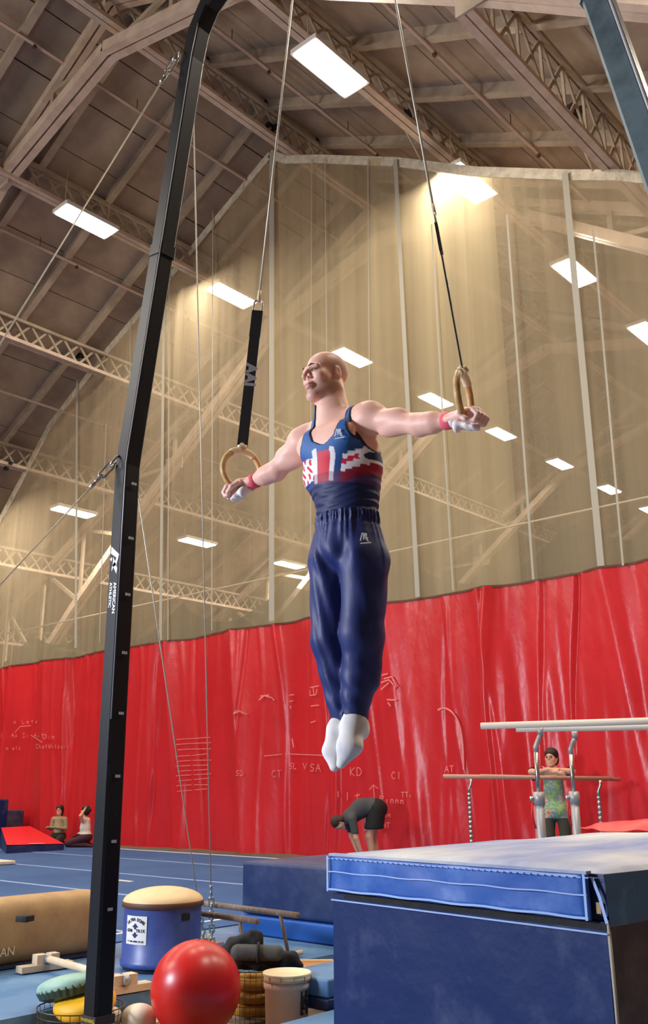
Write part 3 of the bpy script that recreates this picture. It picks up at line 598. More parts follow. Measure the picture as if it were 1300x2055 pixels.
# ------------------------------------------------------------------ sculpting field (bodies)
class Vol:
    def __init__(s,lo,hi,h):
        s.lo=np.array(lo,float); s.h=h; s.n=np.ceil((np.array(hi)-s.lo)/h).astype(int)+1
        s.d=np.full(s.n,.5,np.float32)
    def sub(s,lo,hi):
        a=np.clip(np.floor((np.array(lo)-s.lo)/s.h).astype(int),0,s.n); b=np.clip(np.ceil((np.array(hi)-s.lo)/s.h).astype(int)+1,0,s.n)
        sl=tuple(slice(a[i],b[i]) for i in range(3))
        g=[(s.lo[i]+s.h*np.arange(a[i],b[i])).astype(np.float32) for i in range(3)]
        return sl,np.meshgrid(*g,indexing='ij')
    def put(s,sl,f,k,mode):
        d=s.d[sl]
        if d.size==0: return
        if mode=='add': h=np.clip(.5+.5*(d-f)/k,0,1); s.d[sl]=d*(1-h)+f*h-k*h*(1-h)
        else: h=np.clip(.5-.5*(d+f)/k,0,1); s.d[sl]=d*(1-h)-f*h+k*h*(1-h)
    def cone(s,a,b,r0,r1,k=.02,flat=None,mode='add'):   # flat=(dir,scale)
        a=np.array(a,float);b=np.array(b,float); R=max(r0,r1)*(max(1,flat[1]) if flat else 1)+k+.05
        sl,(x,y,z)=s.sub(np.minimum(a,b)-R,np.maximum(a,b)+R)
        p=[x-a[0],y-a[1],z-a[2]]; ab=b-a
        if flat:
            nrm=np.array(flat[0],float); nrm/=np.linalg.norm(nrm); q=1/flat[1]-1; dn=p[0]*nrm[0]+p[1]*nrm[1]+p[2]*nrm[2]
            p=[p[i]+dn*q*nrm[i] for i in range(3)]; ab=ab+ab.dot(nrm)*q*nrm
        t=np.clip((p[0]*ab[0]+p[1]*ab[1]+p[2]*ab[2])/max(ab.dot(ab),1e-9),0,1)
        f=np.sqrt((p[0]-t*ab[0])**2+(p[1]-t*ab[1])**2+(p[2]-t*ab[2])**2)-(r0+(r1-r0)*t)
        if flat and flat[1]<1: f=f*(.5+.5*flat[1])
        s.put(sl,f.astype(np.float32),k,mode)
    def ell(s,c,r,R=None,k=.02,mode='add'):
        c=np.array(c,float); r=np.array(r,float); m=r.max()+k+.05
        sl,(x,y,z)=s.sub(c-m,c+m); p=[x-c[0],y-c[1],z-c[2]]
        if R is not None: p=[p[0]*R[0][i]+p[1]*R[1][i]+p[2]*R[2][i] for i in range(3)]
        k0=np.sqrt((p[0]/r[0])**2+(p[1]/r[1])**2+(p[2]/r[2])**2); k1=np.sqrt((p[0]/r[0]**2)**2+(p[1]/r[1]**2)**2+(p[2]/r[2]**2)**2)+1e-6
        s.put(sl,(k0*(k0-1)/k1).astype(np.float32),k,mode)
    def grid(s): return s.sub(s.lo,s.lo+s.h*(s.n-1))[1]
    def mesh(s,name,m,parent=None,colf=None,d=None,smooth=1):
        d=s.d if d is None else d; sg=d<0; h=s.h
        c=np.zeros(tuple(np.array(d.shape)-1),np.int16)
        for i in (0,1):
            for j in (0,1):
                for k in (0,1): c+=sg[i:d.shape[0]-1+i,j:d.shape[1]-1+j,k:d.shape[2]-1+k]
        act=(c>0)&(c<8); idx=np.argwhere(act); vid=np.full(act.shape,-1,np.int64); vid[act]=np.arange(len(idx))
        acc=np.zeros((len(idx),3)); cn=np.zeros(len(idx))
        co=[(i,j,k) for i in (0,1) for j in (0,1) for k in (0,1)]
        for a in co:
            for ax in range(3):
                if a[ax]==1: continue
                b=list(a); b[ax]=1
                va=d[idx[:,0]+a[0],idx[:,1]+a[1],idx[:,2]+a[2]]; vb=d[idx[:,0]+b[0],idx[:,1]+b[1],idx[:,2]+b[2]]
                cr=(va<0)!=(vb<0); t=np.where(cr,va/np.where(cr,va-vb,1),0)
                p=np.array(a,float)[None,:].repeat(len(idx),0); p[:,ax]+=t; acc[cr]+=p[cr]; cn[cr]+=1
        v=s.lo+(idx+acc/cn[:,None])*h
        F_=[]
        for ax in range(3):
            o=[(1,2),(2,0),(0,1)][ax]
            n=list(d.shape); 
            sl=[slice(1,n[0]-1),slice(1,n[1]-1),slice(1,n[2]-1)]; sl[ax]=slice(0,n[ax]-1); sl2=list(sl); sl2[ax]=slice(1,n[ax])
            A=sg[tuple(sl)]; Bq=sg[tuple(sl2)]; e=np.argwhere(A!=Bq); off=np.array([1,1,1]); off[ax]=0; flip=A[A!=Bq]; e=e+off
            q=[]
            for du,dv in ((1,1),(0,1),(0,0),(1,0)):
                w=e.copy(); w[:,o[0]]-=du; w[:,o[1]]-=dv; q.append(vid[w[:,0],w[:,1],w[:,2]])
            q=np.stack(q,1); q[~flip]=q[~flip][:,::-1]; F_.append(q)
        f=np.concatenate(F_); f=f[(f>=0).all(1)]
        # light laplacian smoothing
        for _ in range(smooth):
            s_=np.zeros_like(v); n_=np.zeros(len(v))
            for i in range(4):
                for j in ((i+1)%4,(i-1)%4): np.add.at(s_,f[:,i],v[f[:,j]]); np.add.at(n_,f[:,i],1)
            v=v*.5+.5*s_/np.maximum(n_,1)[:,None]
        me=bpy.data.meshes.new(name); me.vertices.add(len(v)); me.vertices.foreach_set('co',v.astype(np.float32).ravel())
        me.loops.add(len(f)*4); me.loops.foreach_set('vertex_index',f.astype(np.int32).ravel()); me.polygons.add(len(f)); me.polygons.foreach_set('loop_start',np.arange(0,len(f)*4,4,dtype=np.int32)); me.polygons.foreach_set('loop_total',np.full(len(f),4,np.int32)) if hasattr(me.polygons,'foreach_set') else None
        me.update(calc_edges=True); me.polygons.foreach_set('use_smooth',np.ones(len(f),bool))
        if colf is not None:
            c=np.ones((len(v),4),np.float32); c[:,:3]=colf(v); a=me.color_attributes.new('Col','FLOAT_COLOR','POINT'); a.data.foreach_set('color',c.ravel())
        return link(name,me,m,parent)
def mixc(a,b,t): t=np.clip(t,0,1)[:,None]; return np.array(a)[None,:]*(1-t)+np.array(b)[None,:]*t if not (hasattr(a,'ndim') and a.ndim==2) else a*(1-t)+np.array(b)[None,:]*t
m_skin=vcmat('skin',.48,bump=(90,.08,.002),spec=.4,sss=.08)
m_shirt=vcmat('singlet_cloth',.58,bump=(30,.12,.004),spec=.35)
m_pants=mat('navy_satin',S(18,34,92),.54,noise=(7,S(24,42,106),.4,.7),bump=(7,.5,.014,(1.2,1.2,.35)),spec=.45)
m_sock=mat('white_sock',S(226,224,222),.85,noise=(14,S(206,206,210),.45,.7),bump=(60,.3,.003))
m_sole=mat('sock_sole',S(150,156,172),.9)
m_eye=mat('eye_white',S(176,160,152),.4)
m_hair=mat('dark_hair',S(34,24,20),.6)
m_band=mat('pink_wristband',S(232,92,110),.7)
m_gripw=mat('white_leather_grip',S(232,226,224),.6,bump=(40,.3,.003))
def head(v,c,fd,upd,sc=1.,k=1.):
    f=np.array(fd,float); f/=np.linalg.norm(f); u=np.array(upd,float); u=u-f*u.dot(f); u/=np.linalg.norm(u); l=np.cross(u,f)
    Rm=np.stack([l,f,u],1); c=np.array(c,float)
    P=lambda a,b,d: c+sc*(l*a+f*b+u*d)
    E=lambda p,r,kk=.012,mode='add': v.ell(P(*p),np.array(r)*sc,Rm,kk*k,mode)
    Cn=lambda a,b,r0,r1,kk=.012,mode='add': v.cone(P(*a),P(*b),r0*sc,r1*sc,kk*k,None,mode)
    E((0,-.014,.036),(.075,.096,.080)); E((0,.028,-.02),(.060,.060,.085),.02)
    for s in (-1,1):
        Cn((s*.054,.0,-.05),(s*.018,.070,-.098),.022,.018,.035); E((s*.042,.058,-.020),(.022,.024,.022),.03)
        Cn((s*.012,.090,.023),(s*.045,.076,.025),.0105,.009,.016)
        E((s*.077,-.008,-.006),(.008,.019,.031),None or .006); E((s*.088,-.004,.0),(.007,.010,.016),.004,'sub')
        E((s*.031,.099,.004),(.017,.014,.010),.010,'sub'); E((s*.031,.077,.003),(.014,.013,.012),.006)
    E((0,.080,-.102),(.026,.019,.020),.014)
    Cn((0,.090,.020),(0,.114,-.020),.0065,.0105,.010); 
    for s in (-1,1): E((s*.013,.103,-.026),(.008,.010,.007),.005); E((s*.007,.112,-.034),(.0035,.006,.005),.002,'sub')
    E((0,.088,-.060),(.026,.014,.022),.010); E((0,.101,-.055),(.021,.008,.0055),.004); E((0,.099,-.067),(.018,.008,.0065),.004); E((0,.110,-.0605),(.022,.008,.0016),.002,'sub')
    return P,l,f,u,Rm
def fingers(v,K,curl,r=.0088,k=.004):
    for a,pts in zip(range(len(curl)),curl):
        for p,q,i in zip(pts,pts[1:],range(9)): v.cone(p,q,r*(1-.05*i),r*(1-.05*(i+1)),k)
# ------------------------------------------------------------------ the gymnast
gy=thing('person','shaven-headed man in navy and Union-flag style singlet hanging in a cross on the rings','person',(-2.49,2.93,1.13))
GO=Vector((-2.49,2.93,1.13)); shrink(gy)
def local(o,off=GO):
    o.data.transform(Matrix.Translation(-off)); return o
YB=2.94
v=Vol((-3.34,2.62,2.02),(-1.62,3.2,3.08),.0046)
cx=-2.50
# torso (front is -Y, his right is -X)
v.ell((-2.50,YB,2.10),(.135,.10,.12),k=.03)                       # hips
v.cone((-2.487,YB,2.12),(-2.50,YB,2.32),.130,.150,.04,((0,1,0),.80))        # waist
v.ell((-2.548,YB+.005,2.47),(.168,.118,.17),k=.05)                 # rib cage
v.cone((-2.66,YB+.03,2.40),(-2.60,YB+.02,2.28),.075,.05,.05); v.cone((-2.42,YB+.03,2.40),(-2.435,YB+.02,2.28),.070,.06,.05)  # lats
v.cone((-2.69,YB+.03,2.50),(-2.66,YB+.03,2.42),.055,.07,.04); v.cone((-2.395,YB+.03,2.50),(-2.415,YB+.03,2.42),.052,.066,.04)
for s in (-1,1): v.ell((-2.545+s*.078,YB-.082,2.535),(.092,.036,.066),k=.04)       # pecs
v.cone((-2.70,YB+.0,2.635),(-2.40,YB+.0,2.635),.05,.05,.05)        # clavicle / shoulder line
v.cone((-2.56,YB+.02,2.60),(-2.575,YB,2.70),.115,.065,.06,((0,1,0),.8))   # trapezius
v.cone((-2.565,YB+.005,2.66),(-2.595,YB-.0,2.84),.073,.068,.04)     # neck
v.cone((-2.565,YB-.045,2.635),(-2.66,YB-.01,2.80),.012,.015,.02); v.cone((-2.55,YB-.05,2.63),(-2.535,YB+.0,2.80),.016,.02,.018)     # neck muscles
# arms
SR=(-2.735,YB,2.60); ER=(-2.925,YB-.005,2.505); WR=(-3.075,YB-.02,2.475)
SLf=(-2.375,YB,2.61); EL=(-2.085,YB-.01,2.505); WL=(-1.925,YB-.02,2.475)
for A,E_,W_,s in ((SR,ER,WR,-1),(SLf,EL,WL,1)):
    A=np.array(A);E_=np.array(E_);W_=np.array(W_)
    v.ell(A+np.array([s*.02,0,.005]),(.078,.075,.074),k=.035)       # deltoid
    v.cone(A+np.array([s*.03,0,-.005]),E_,.056,.044,.03)
    m1=A+(E_-A)*.55; v.ell(m1+np.array([0,-.012,.022]),(.075,.038,.034),k=.02)   # biceps
    v.ell(m1+np.array([0,.006,-.026]),(.085,.040,.034),k=.02)        # triceps
    v.cone(E_,E_+(W_-E_)*.45,.043,.046,.025); v.cone(E_+(W_-E_)*.3,W_,.045,.029,.02,((0,0,1),.92))
    v.ell(E_+np.array([-s*.0,.01,-.024]),(.03,.028,.022),k=.02)
# hands in false grip over the ring bottoms
for s,W_ in ((-1,WR),(1,WL)):
    c,tg,nrm=RG[s]; W_=np.array(W_); rb=np.array(c)-np.array([0,0,.1]); out=np.array([s*1.,0,0]); ty=np.array([0,1.,0])
    kn=rb+out*.058+np.array([0,-.005,.020])
    v.cone(W_,rb+out*.0+np.array([0,0,.030]),.027,.024,.015,((0,1,0),1.35))
    v.cone(rb+np.array([0,0,.030]),kn,.021,.019,.012,((0,1,0),1.9))
    for i,(dy,l) in enumerate(((-.036,.92),(-.012,1.),(.012,.96),(.035,.82))):
        k0=kn+ty*dy+out*.004; k1=k0+out*.022*l+np.array([0,0,-.026]); k2=k1-out*.014+np.array([0,0,-.024*l]); k3=k2-out*.030*l+np.array([0,0,.004])
        for p,q,r0,r1 in ((k0,k1,.0115,.0105),(k1,k2,.0105,.0098),(k2,k3,.0098,.0088)): v.cone(p,q,r0,r1,.004)
    tb=rb-out*.012+np.array([0,-.036,.022]); t1=tb+out*.020+np.array([0,-.022,-.018]); t2=t1+out*.026+np.array([0,.002,-.022]); t3=t2+out*.016+np.array([0,.014,-.006])
    for p,q,r0,r1 in ((tb,t1,.015,.0125),(t1,t2,.012,.0108),(t2,t3,.0105,.009)): v.cone(p,q,r0,r1,.006)
HC=(-2.602,2.925,2.880)
P,hl,hf,hu,HR=head(v,HC,(-.20,-.97,-.05),(.0,.1,1),1.08)
body_d=v.d.copy()
HCa=np.array(HC)
def skincol(p):
    base=np.tile(np.array(S(238,186,166)),(len(p),1))
    q=(p-HCa); a=q@hl; b=q@hf; c=q@hu; hd=(c>-.13)&(np.linalg.norm(q,axis=1)<.17)
    st=np.exp(-((c+.085)/.045)**2)*hd*(np.clip((b+.03)/.05,0,1)); base=mixc(base,S(150,112,98),.55*st)
    hair=hd*np.clip((c-.0)/.03,0,1)*np.clip((.035-b)/.04,0,1)*np.clip((.095-c)/.04,0,1); base=mixc(base,S(150,118,100),.6*hair)
    lip=hd*np.exp(-((c+.061)/.009)**2-(a/.022)**4)*(b>.088); base=mixc(base,S(190,104,104),.85*lip)
    sock=hd*np.exp(-((c-.006)/.012)**2-((np.abs(a)-.031)/.02)**2)*(b>.06); base=mixc(base,S(150,98,84),.7*sock)
    hands=((p[:,0]<-3.1)|(p[:,0]>-1.9)); base=mixc(base,S(236,196,190),.6*hands)
    return base
local(v.mesh('body',m_skin,gy,skincol))
for s in (-1,1):
    bm=B(); c=P(s*.031,.0790,.003); bmesh.ops.create_uvsphere(bm,u_segments=16,v_segments=10,radius=.0125); bmesh.ops.translate(bm,verts=bm.verts,vec=Vector(c)-GO); obj('eye',bm,m_eye,gy,True)
    bm=B(); c=P(s*.029,.0892,.003); bmesh.ops.create_uvsphere(bm,u_segments=10,v_segments=8,radius=.0052); bmesh.ops.translate(bm,verts=bm.verts,vec=Vector(c)-GO); obj('iris',bm,m_hair,gy,True)
    bm=B(); tube(bm,[Vector(P(s*a,b,c))-GO for a,b,c in ((.013,.0985,.026),(.028,.0945,.032),(.048,.079,.027))],[.003,.0036,.0015],8); obj('eyebrow',bm,m_hair,gy,True)
    bm=B(); tube(bm,[Vector(P(s*a,b,c))-GO for a,b,c in ((.018,.089,.006),(.031,.0925,.0115),(.044,.085,.006))],.0020,6); obj('eyelid',bm,m_brown,gy,True)
# singlet
x,y,z=v.grid()
xc=-2.50-.5*(np.clip(z,2.2,2.7)-2.2)*.14
ax=np.abs(x-xc-(-.0)); 
hw=np.where(z<2.44,.30,np.interp(z,[2.44,2.50,2.56,2.64,2.72],[.185,.140,.118,.112,.105]).astype(np.float32))
hw=np.interp(z,[2.0,2.40,2.44,2.48,2.54,2.62,2.72],[.30,.30,.195,.160,.132,.118,.108]).astype(np.float32)
nk=np.interp(z,[2.40,2.495,2.505,2.53,2.58,2.66,2.8],[-.2,-.03,.02,.060,.080,.084,.09]).astype(np.float32)
nkb=np.interp(z,[2.40,2.60,2.62,2.66,2.8],[-.2,-.03,.04,.084,.09]).astype(np.float32)
nk=np.where(y<YB+.03,nk,nkb)
sh=np.maximum(np.maximum(body_d-.0055,ax-hw),nk-ax)
sh=np.maximum(np.maximum(sh,2.16-z),z-2.735)
# waist bunching
sh=sh-(.0020*(np.sin((z+.12*(x-cx)+.012*np.sin(23*x+2))*150)+.7*np.sin((z-.16*(x-cx)+.014*np.sin(17*x))*210))*np.clip((2.36-z)/.08,0,1)).astype(np.float32)
def shirtcol(p):
    x=p[:,0]; z=p[:,2]; y=p[:,1]
    u=x+2.470; w=z-2.350+.10*u          # height above the print's lower edge
    col=mixc(S(44,96,160),S(22,62,120),(2.50-z)/.12+(x+2.55)*1.5)
    band=(w>0)&(w<.125)
    red=S(206,34,58); wh=S(226,226,232); nv=S(20,32,76)
    c=col
    # centre red bar with white fimbriation
    c=np.where(((np.abs(u+.055)<.034)&(w>-.03)&(w<.115))[:,None],np.array(red)[None],c)
    c=np.where((((np.abs(u+.105)<.014)|(np.abs(u+.008)<.013))&(w>-.03)&(w<.14-.25*np.abs(u+.055)))[:,None],np.array(wh)[None],c)
    # right side: stepped zigzag stripes rising to his left
    zz=w-.55*np.floor(np.clip(u-.03,0,.2)/.024)*.024
    side=u>.035
    c=np.where((side&(zz>.005)&(zz<.095))[:,None],np.array(wh)[None],c)
    c=np.where((side&(zz>.045)&(zz<.072))[:,None],np.array(red)[None],c)
    c=np.where((side&(zz>-.045)&(zz<.008))[:,None],np.array(S(150,20,44))[None],c)
    e=((x+2.335)/.026)**2+((z-2.43)/.020)**2; c=np.where(((e<2.6)&(y<YB+.05)&side)[:,None],np.array(wh)[None],c); c=np.where(((e<1)&side)[:,None],np.array(nv)[None],c)
    ls=(u<-.118)&(w>-.01)&(w<.09); chk=np.where(np.sin(x*130+2*np.sin(z*60))*np.sin(z*95+x*40)>.25,0,1)
    c=np.where((ls&(chk==0))[:,None],np.array(red)[None],c); c=np.where((ls&(chk>0))[:,None],np.array(wh)[None],c)
    c=mixc(c,S(96,20,60),np.where((w<.012)&(w>-.04)&(u>-.13),.5,0))
    c=np.where((w<-.04)[:,None],np.array(S(20,34,80))[None],c)
    # dark binding at neck and armholes
    xcv=-2.50-.07*(np.clip(z,2.2,2.7)-2.2); axv=np.abs(x-xcv)
    hwv=np.interp(z,[2.0,2.40,2.44,2.48,2.54,2.62,2.72],[.30,.30,.195,.160,.132,.118,.108]); nkv=np.interp(z,[2.40,2.495,2.505,2.53,2.58,2.66,2.8],[-.2,-.03,.02,.060,.080,.084,.09])
    b=(axv>hwv-.008)|((axv<nkv+.008)&(y<YB+.03))
    return np.where(b[:,None],np.array(S(22,26,52))[None],c)
so=local(v.mesh('singlet',m_shirt,gy,shirtcol,d=sh))
del x,y,z,hw,nk,nkb,sh,ax,xc
# emblem on chest and thigh: script m strokes
def emblem(name,o,sz,nrm,xd=(1,0,0)):
    x=Vector(xd).normalized(); n=Vector(nrm).normalized(); u=n.cross(x); u=u if u.z>0 else -u; o=Vector(o)-GO
    bm=B()
    for st in ([(-.5,-.45),(-.25,.5),(-.1,.45),(-.12,-.3)],[(-.12,-.3),(.1,.45),(.22,.4),(.15,-.3)],[(.15,-.3),(.35,-.05),(.3,-.45),(.5,-.5)]): ribbon(bm,[o+x*a*sz+u*b*sz for a,b in st],sz*.14,tuple(n),.001)
    ribbon(bm,[o+x*-.5*sz+u*-.75*sz,o+x*.75*sz+u*-.68*sz],sz*.12,tuple(n),.001)
    return obj(name,bm,m_white,gy)
# wristbands, grips
for s,W_,E_ in ((-1,WR,ER),(1,WL,EL)):
    W_=Vector(W_);E_=Vector(E_); d=(W_-E_).normalized()
    tubeobj('wristband',[W_-d*.030-GO,W_-d*.026-GO,W_+d*.012-GO,W_+d*.016-GO],[.033,.0375,.035,.031],m_band,gy,20)
    tubeobj('grip_strap',[W_+d*.012-GO,W_+d*.016-GO,W_+d*.030-GO,W_+d*.034-GO],[.030,.0345,.034,.030],m_gripw,gy,20)
    c,tg,nrm=RG[s]; rb=Vector(c)-Vector((0,0,.1)); out=Vector((s,0,0))
    vg=Vol(np.array(rb)+(-.11,-.09,-.09),np.array(rb)+(.11,.09,.07),.004)
    vg.cone(rb-out*.035+Vector((0,0,-.006)),rb+out*.018+Vector((0,0,-.030)),.014,.016,.006,((0,1,0),2.2)); vg.cone(rb+out*.018+Vector((0,0,-.030)),rb+out*.045+Vector((0,0,-.042)),.013,.012,.006,((0,1,0),2.4))
    vg.ell(rb-out*.03+Vector((0,-.02,-.03)),(.014,.02,.02))
    local(vg.mesh('palm_grip',m_gripw,gy))
# trousers
v=Vol((-2.80,2.70,1.22),(-2.20,3.18,2.24),.0052)
HRt=(-2.585,YB,2.02); HLt=(-2.405,YB,2.02)
v.ell((-2.492,YB+.012,2.06),(.150,.125,.13),k=.03)
v.cone((-2.492,YB,2.08),(-2.492,YB,2.185),.158,.150,.03,((0,1,0),.78))
for s,h_,kn_,an_ in ((-1,(-2.58,YB,2.0),(-2.585,YB+.0,1.66),(-2.555,YB+.035,1.315)),(1,(-2.398,YB-.0,1.97),(-2.412,YB-.01,1.66),(-2.465,YB+.0,1.32))):
    v.cone(h_,kn_,.099,.086,.02,((0,1,0),1.1)); v.ell(np.array(h_)+(0,0,.02),(.080,.105,.12),k=.04); v.cone(kn_,an_,.084,.050,.03,((0,1,0),1.08)); v.ell(np.array(kn_)+(0,.03,-.12),(.062,.062,.12),k=.03)
v.ell((-2.497,YB-.085,2.03),(.05,.045,.05),k=.04)
d=v.d; x,y,z=v.grid()
th=np.arctan2(y-YB,x+2.495)
d=d+(.0022*np.sin(z*26+3*np.sin(x*22)+x*60)*np.clip((z-1.3)/.2,0,1)*np.clip((2.1-z)/.1,0,1)+.0022*np.sin(z*70+x*55+2*np.sin(y*30))*np.clip((1.62-z)/.2,0,1)).astype(np.float32)
d=d-(.0035*np.sin(th*26+2*np.sin(th*7))*np.clip((z-2.03)/.1,0,1)+.007*np.sin((x+2.495)*60+8*(z-2.0))*np.exp(-((z-1.99)/.05)**2)*(y<YB)).astype(np.float32)
d=d-(.006*np.exp(-((z-2.168)/.022)**2)*np.cos(th*60)-.003*np.exp(-((z-2.135)/.010)**2)).astype(np.float32)
hemz=np.where(x<-2.51,1.318+.2*(x+2.555)*-1*.4,1.335-.5*(x+2.465))
d=np.maximum(np.maximum(d,(hemz-z).astype(np.float32)),(z-2.195).astype(np.float32))
local(v.mesh('trousers',m_pants,gy,d=d)); del x,y,z,th,d
emblem('chest_emblem',(-2.425,YB-.130,2.525),.036,(.35,-.93,.05),(.93,.35,0))
emblem('thigh_emblem',(-2.318,YB-.098,2.045),.036,(.62,-.78,0),(.78,.62,0))
text('emblem_text','moreau',.001,Matrix.Identity(4),m_white,gy) if False else None
bm=B()
for k in range(3): ribbon(bm,[Vector((-2.45+.05*k,YB-.126+.012*k,1.93-.012*k))-GO,Vector((-2.42+.05*k,YB-.128+.02*k,1.925+.01*k))-GO],.008,(.2,-1,0),.004)
bm.free()
# socks
v=Vol((-2.72,2.60,1.06),(-2.30,3.1,1.42),.0042)
v.cone((-2.556,YB+.03,1.36),(-2.560,YB+.02,1.29),.040,.044,.02); v.ell((-2.556,YB+.04,1.27),(.034,.042,.045),k=.02)
v.cone((-2.566,YB+.0,1.285),(-2.562,YB-.03,1.20),.040,.036,.03,((1,0,0),1.05)); v.cone((-2.562,YB-.03,1.20),(-2.535,YB-.05,1.135),.036,.017,.02,((1,0,0),1.25))
v.cone((-2.462,YB,1.36),(-2.458,YB-.01,1.31),.042,.050,.02); v.ell((-2.458,YB+.02,1.285),(.038,.046,.048),k=.02)
v.cone((-2.462,YB-.02,1.29),(-2.450,YB-.055,1.215),.047,.045,.03,((1,0,0),1.12)); v.cone((-2.450,YB-.055,1.215),(-2.478,YB-.075,1.145),.042,.016,.02,((1,0,0),1.35))
local(v.mesh('socks',m_sock,gy))
# ------------------------------------------------------------------ people in the background
def vc(f): return f
m_pskin=mat('skin_plain',S(222,168,138),.55); m_tee=mat('khaki_tee',S(170,150,118),.85,bump=(20,.4,.01)); m_tank=mat('white_tank',S(222,216,204),.85,bump=(20,.4,.01))
m_plum=mat('plum_leggings',S(72,26,40),.8); m_dkshort=mat('dark_shorts',S(46,44,40),.85); m_greytee=mat('grey_tee',S(70,72,74),.85,bump=(15,.5,.01)); m_bk=mat('black_cloth',S(16,15,17),.85)
def person(lab,loc,rz,group=None): return thing('person',lab,'person',loc,rz,group)
def facefeat(P,parent,brow=True):
    for s in (-1,1):
        bm=B(); bmesh.ops.create_uvsphere(bm,u_segments=8,v_segments=6,radius=.011); bmesh.ops.translate(bm,verts=bm.verts,vec=Vector(P(s*.031,.086,.003))); obj('eye',bm,m_hair,parent,True)
        bm=B(); tube(bm,[Vector(P(s*a,b,c)) for a,b,c in ((.013,.102,.023),(.03,.098,.029),(.047,.082,.024))],.003,6); obj('eyebrow',bm,m_hair,parent,True)
def hairvol(P,R,sc,extra=()):
    v=Vol(np.array(P(0,0,0))-.26,np.array(P(0,0,0))+.24,.010)
    v.ell(P(0,-.016,.048),np.array((.092,.104,.088))*sc,R); v.ell(P(0,-.04,-.02),np.array((.088,.078,.095))*sc,R)
    for a,b,r0,r1 in extra: v.cone(P(*a),P(*b),r0,r1,.02)
    v.ell(P(0,.095,-.03),np.array((.058,.078,.082))*sc,R,.01,'sub')
    return v
# kneeling girls
def hand_simple(v,w,d,side,r=.009):
    w=np.array(w,float);d=np.array(d,float);d/=np.linalg.norm(d);side=np.array(side,float)
    v.cone(w,w+d*.07,.022,.026,.01,(np.cross(d,side),.6))
    for i in (-1.5,-.5,.5,1.5): v.cone(w+d*.07+side*i*.014,w+d*.115+side*i*.016-np.cross(d,side)*.012,r,r*.85,.004); 
    v.cone(w+d*.02+side*.02,w+d*.06+side*.052,r*1.2,r,.006)
p=at(118,1694,2,0)
g1=person('person kneeling in a khaki T-shirt with dark bobbed hair, before the curtain',(-17.22,11.12,0),0); g1.scale=(.84,)*3
def kneel(g,top,topname,bot,botname,facing,arm,hairx,short=True):
    # local frame: faces `facing` (unit xy); kneeling, sitting on heels
    f=np.array([facing[0],facing[1],0.]);f/=np.linalg.norm(f); l=np.array([-f[1],f[0],0.])*-1; l=np.cross((0,0,1),f)*-1
    L=lambda a,b,c: a*l*-1+f*b+np.array([0,0,c])
    hc=L(0,.0,.80)
    v=Vol((-.55,-.55,-.01),(.55,.55,.98),.011)
    v.ell(L(0,-.05,.22),(.15,.15,.12)); v.cone(L(0,-.05,.25),L(0,-.03,.42),.105,.10,.05); v.cone(L(0,-.03,.42),L(0,-.03,.58),.10,.095,.05); v.cone(L(-.13,-.02,.60),L(.13,-.02,.60),.045,.045,.04)
    v.cone(L(0,-.01,.6),L(0,.0,.74),.042,.042,.02)
    for s in (-1,1):
        v.cone(L(s*.09,-.05,.2),L(s*.12,.33,.09),.085,.06,.03); v.cone(L(s*.12,.33,.07),L(s*.09,-.12,.05),.055,.04,.02); v.cone(L(s*.09,-.12,.05),L(s*.08,-.26,.03),.034,.028,.02)
        A=arm[s]; v.cone(L(s*.155,-.02,.59),L(*A[0]),.043,.034,.02); v.cone(L(*A[0]),L(*A[1]),.034,.023,.015); w=L(*A[1]); dd=w-L(*A[0]); hand_simple(v,w,dd,l)
    P,a,b,c,R=head(v,hc,f,(0,0,1),.93)
    v.mesh('body',m_pskin,g)
    facefeat(P,g)
    hv=hairvol(P,R,.97,hairx); hv.mesh('hair',m_hair,g)
    x,y,z=v.grid(); d=v.d-.012; q=x*f[0]+y*f[1]; ll=np.abs(x*l[0]+y*l[1])
    v.mesh(topname,top,g,d=np.maximum(np.maximum(d,.28-z),np.maximum(z-.655,np.where(z>.28,ll-(.23 if short else .15),0))).astype(np.float32))
    v.mesh(botname,bot,g,d=np.maximum(v.d-.010,np.maximum(z-.31,.0-z)).astype(np.float32))
kneel(g1,m_tee,'tee_shirt',m_dkshort,'trousers',(.55,-.83),{-1:((-.19,-.02,.38),(-.15,.20,.40)),1:((.19,-.02,.38),(.06,.20,.40))},[((0.0,-.03,-.03),(0,-.05,-.10),.085,.07)])
g2=person('person kneeling in a white tank top and plum leggings, hand raised to dark hair',(-16.22,11.05,0),0); g2.scale=(.84,)*3
kneel(g2,m_tank,'tank_top',m_plum,'leggings',(-.86,-.5),{-1:((-.19,.02,.38),(-.13,.20,.27)),1:((.27,-.02,.70),(.10,-.04,.84))},[((0.0,-.08,.05),(0,-.12,.02),.05,.045)],False)
# standing girl leaning on the bars
gp=at(1105,1503,1,11.02)
g3=person('person in a tie-dye tank top leaning folded arms on the far parallel bars',(gp[0],11.02,0),0)
f=np.array([.42,-.91,0.]);f/=np.linalg.norm(f); l=np.array([-f[1],f[0],0.])   # l = her left... image right
l=np.cross(f,(0,0,1)); 
L=lambda a,b,c: a*l*-1+f*b+np.array([0,0,c])
H3=gp[2]-.11
v=Vol((-.5,-.5,-.01),(.5,.5,1.66),.0105)
v.ell(L(0,-.06,H3-.62),(.16,.13,.13)); v.cone(L(0,-.05,H3-.56),L(0,-.02,H3-.40),.105,.105,.05,((0,1,0),.85)); v.cone(L(0,-.02,H3-.40),L(0,.0,H3-.22),.115,.12,.05,((0,1,0),.8)); v.cone(L(-.15,.0,H3-.19),L(.15,.0,H3-.19),.05,.05,.04)
v.cone(L(0,.0,H3-.2),L(0,.01,H3-.06),.045,.045,.03)
BZ=1.20
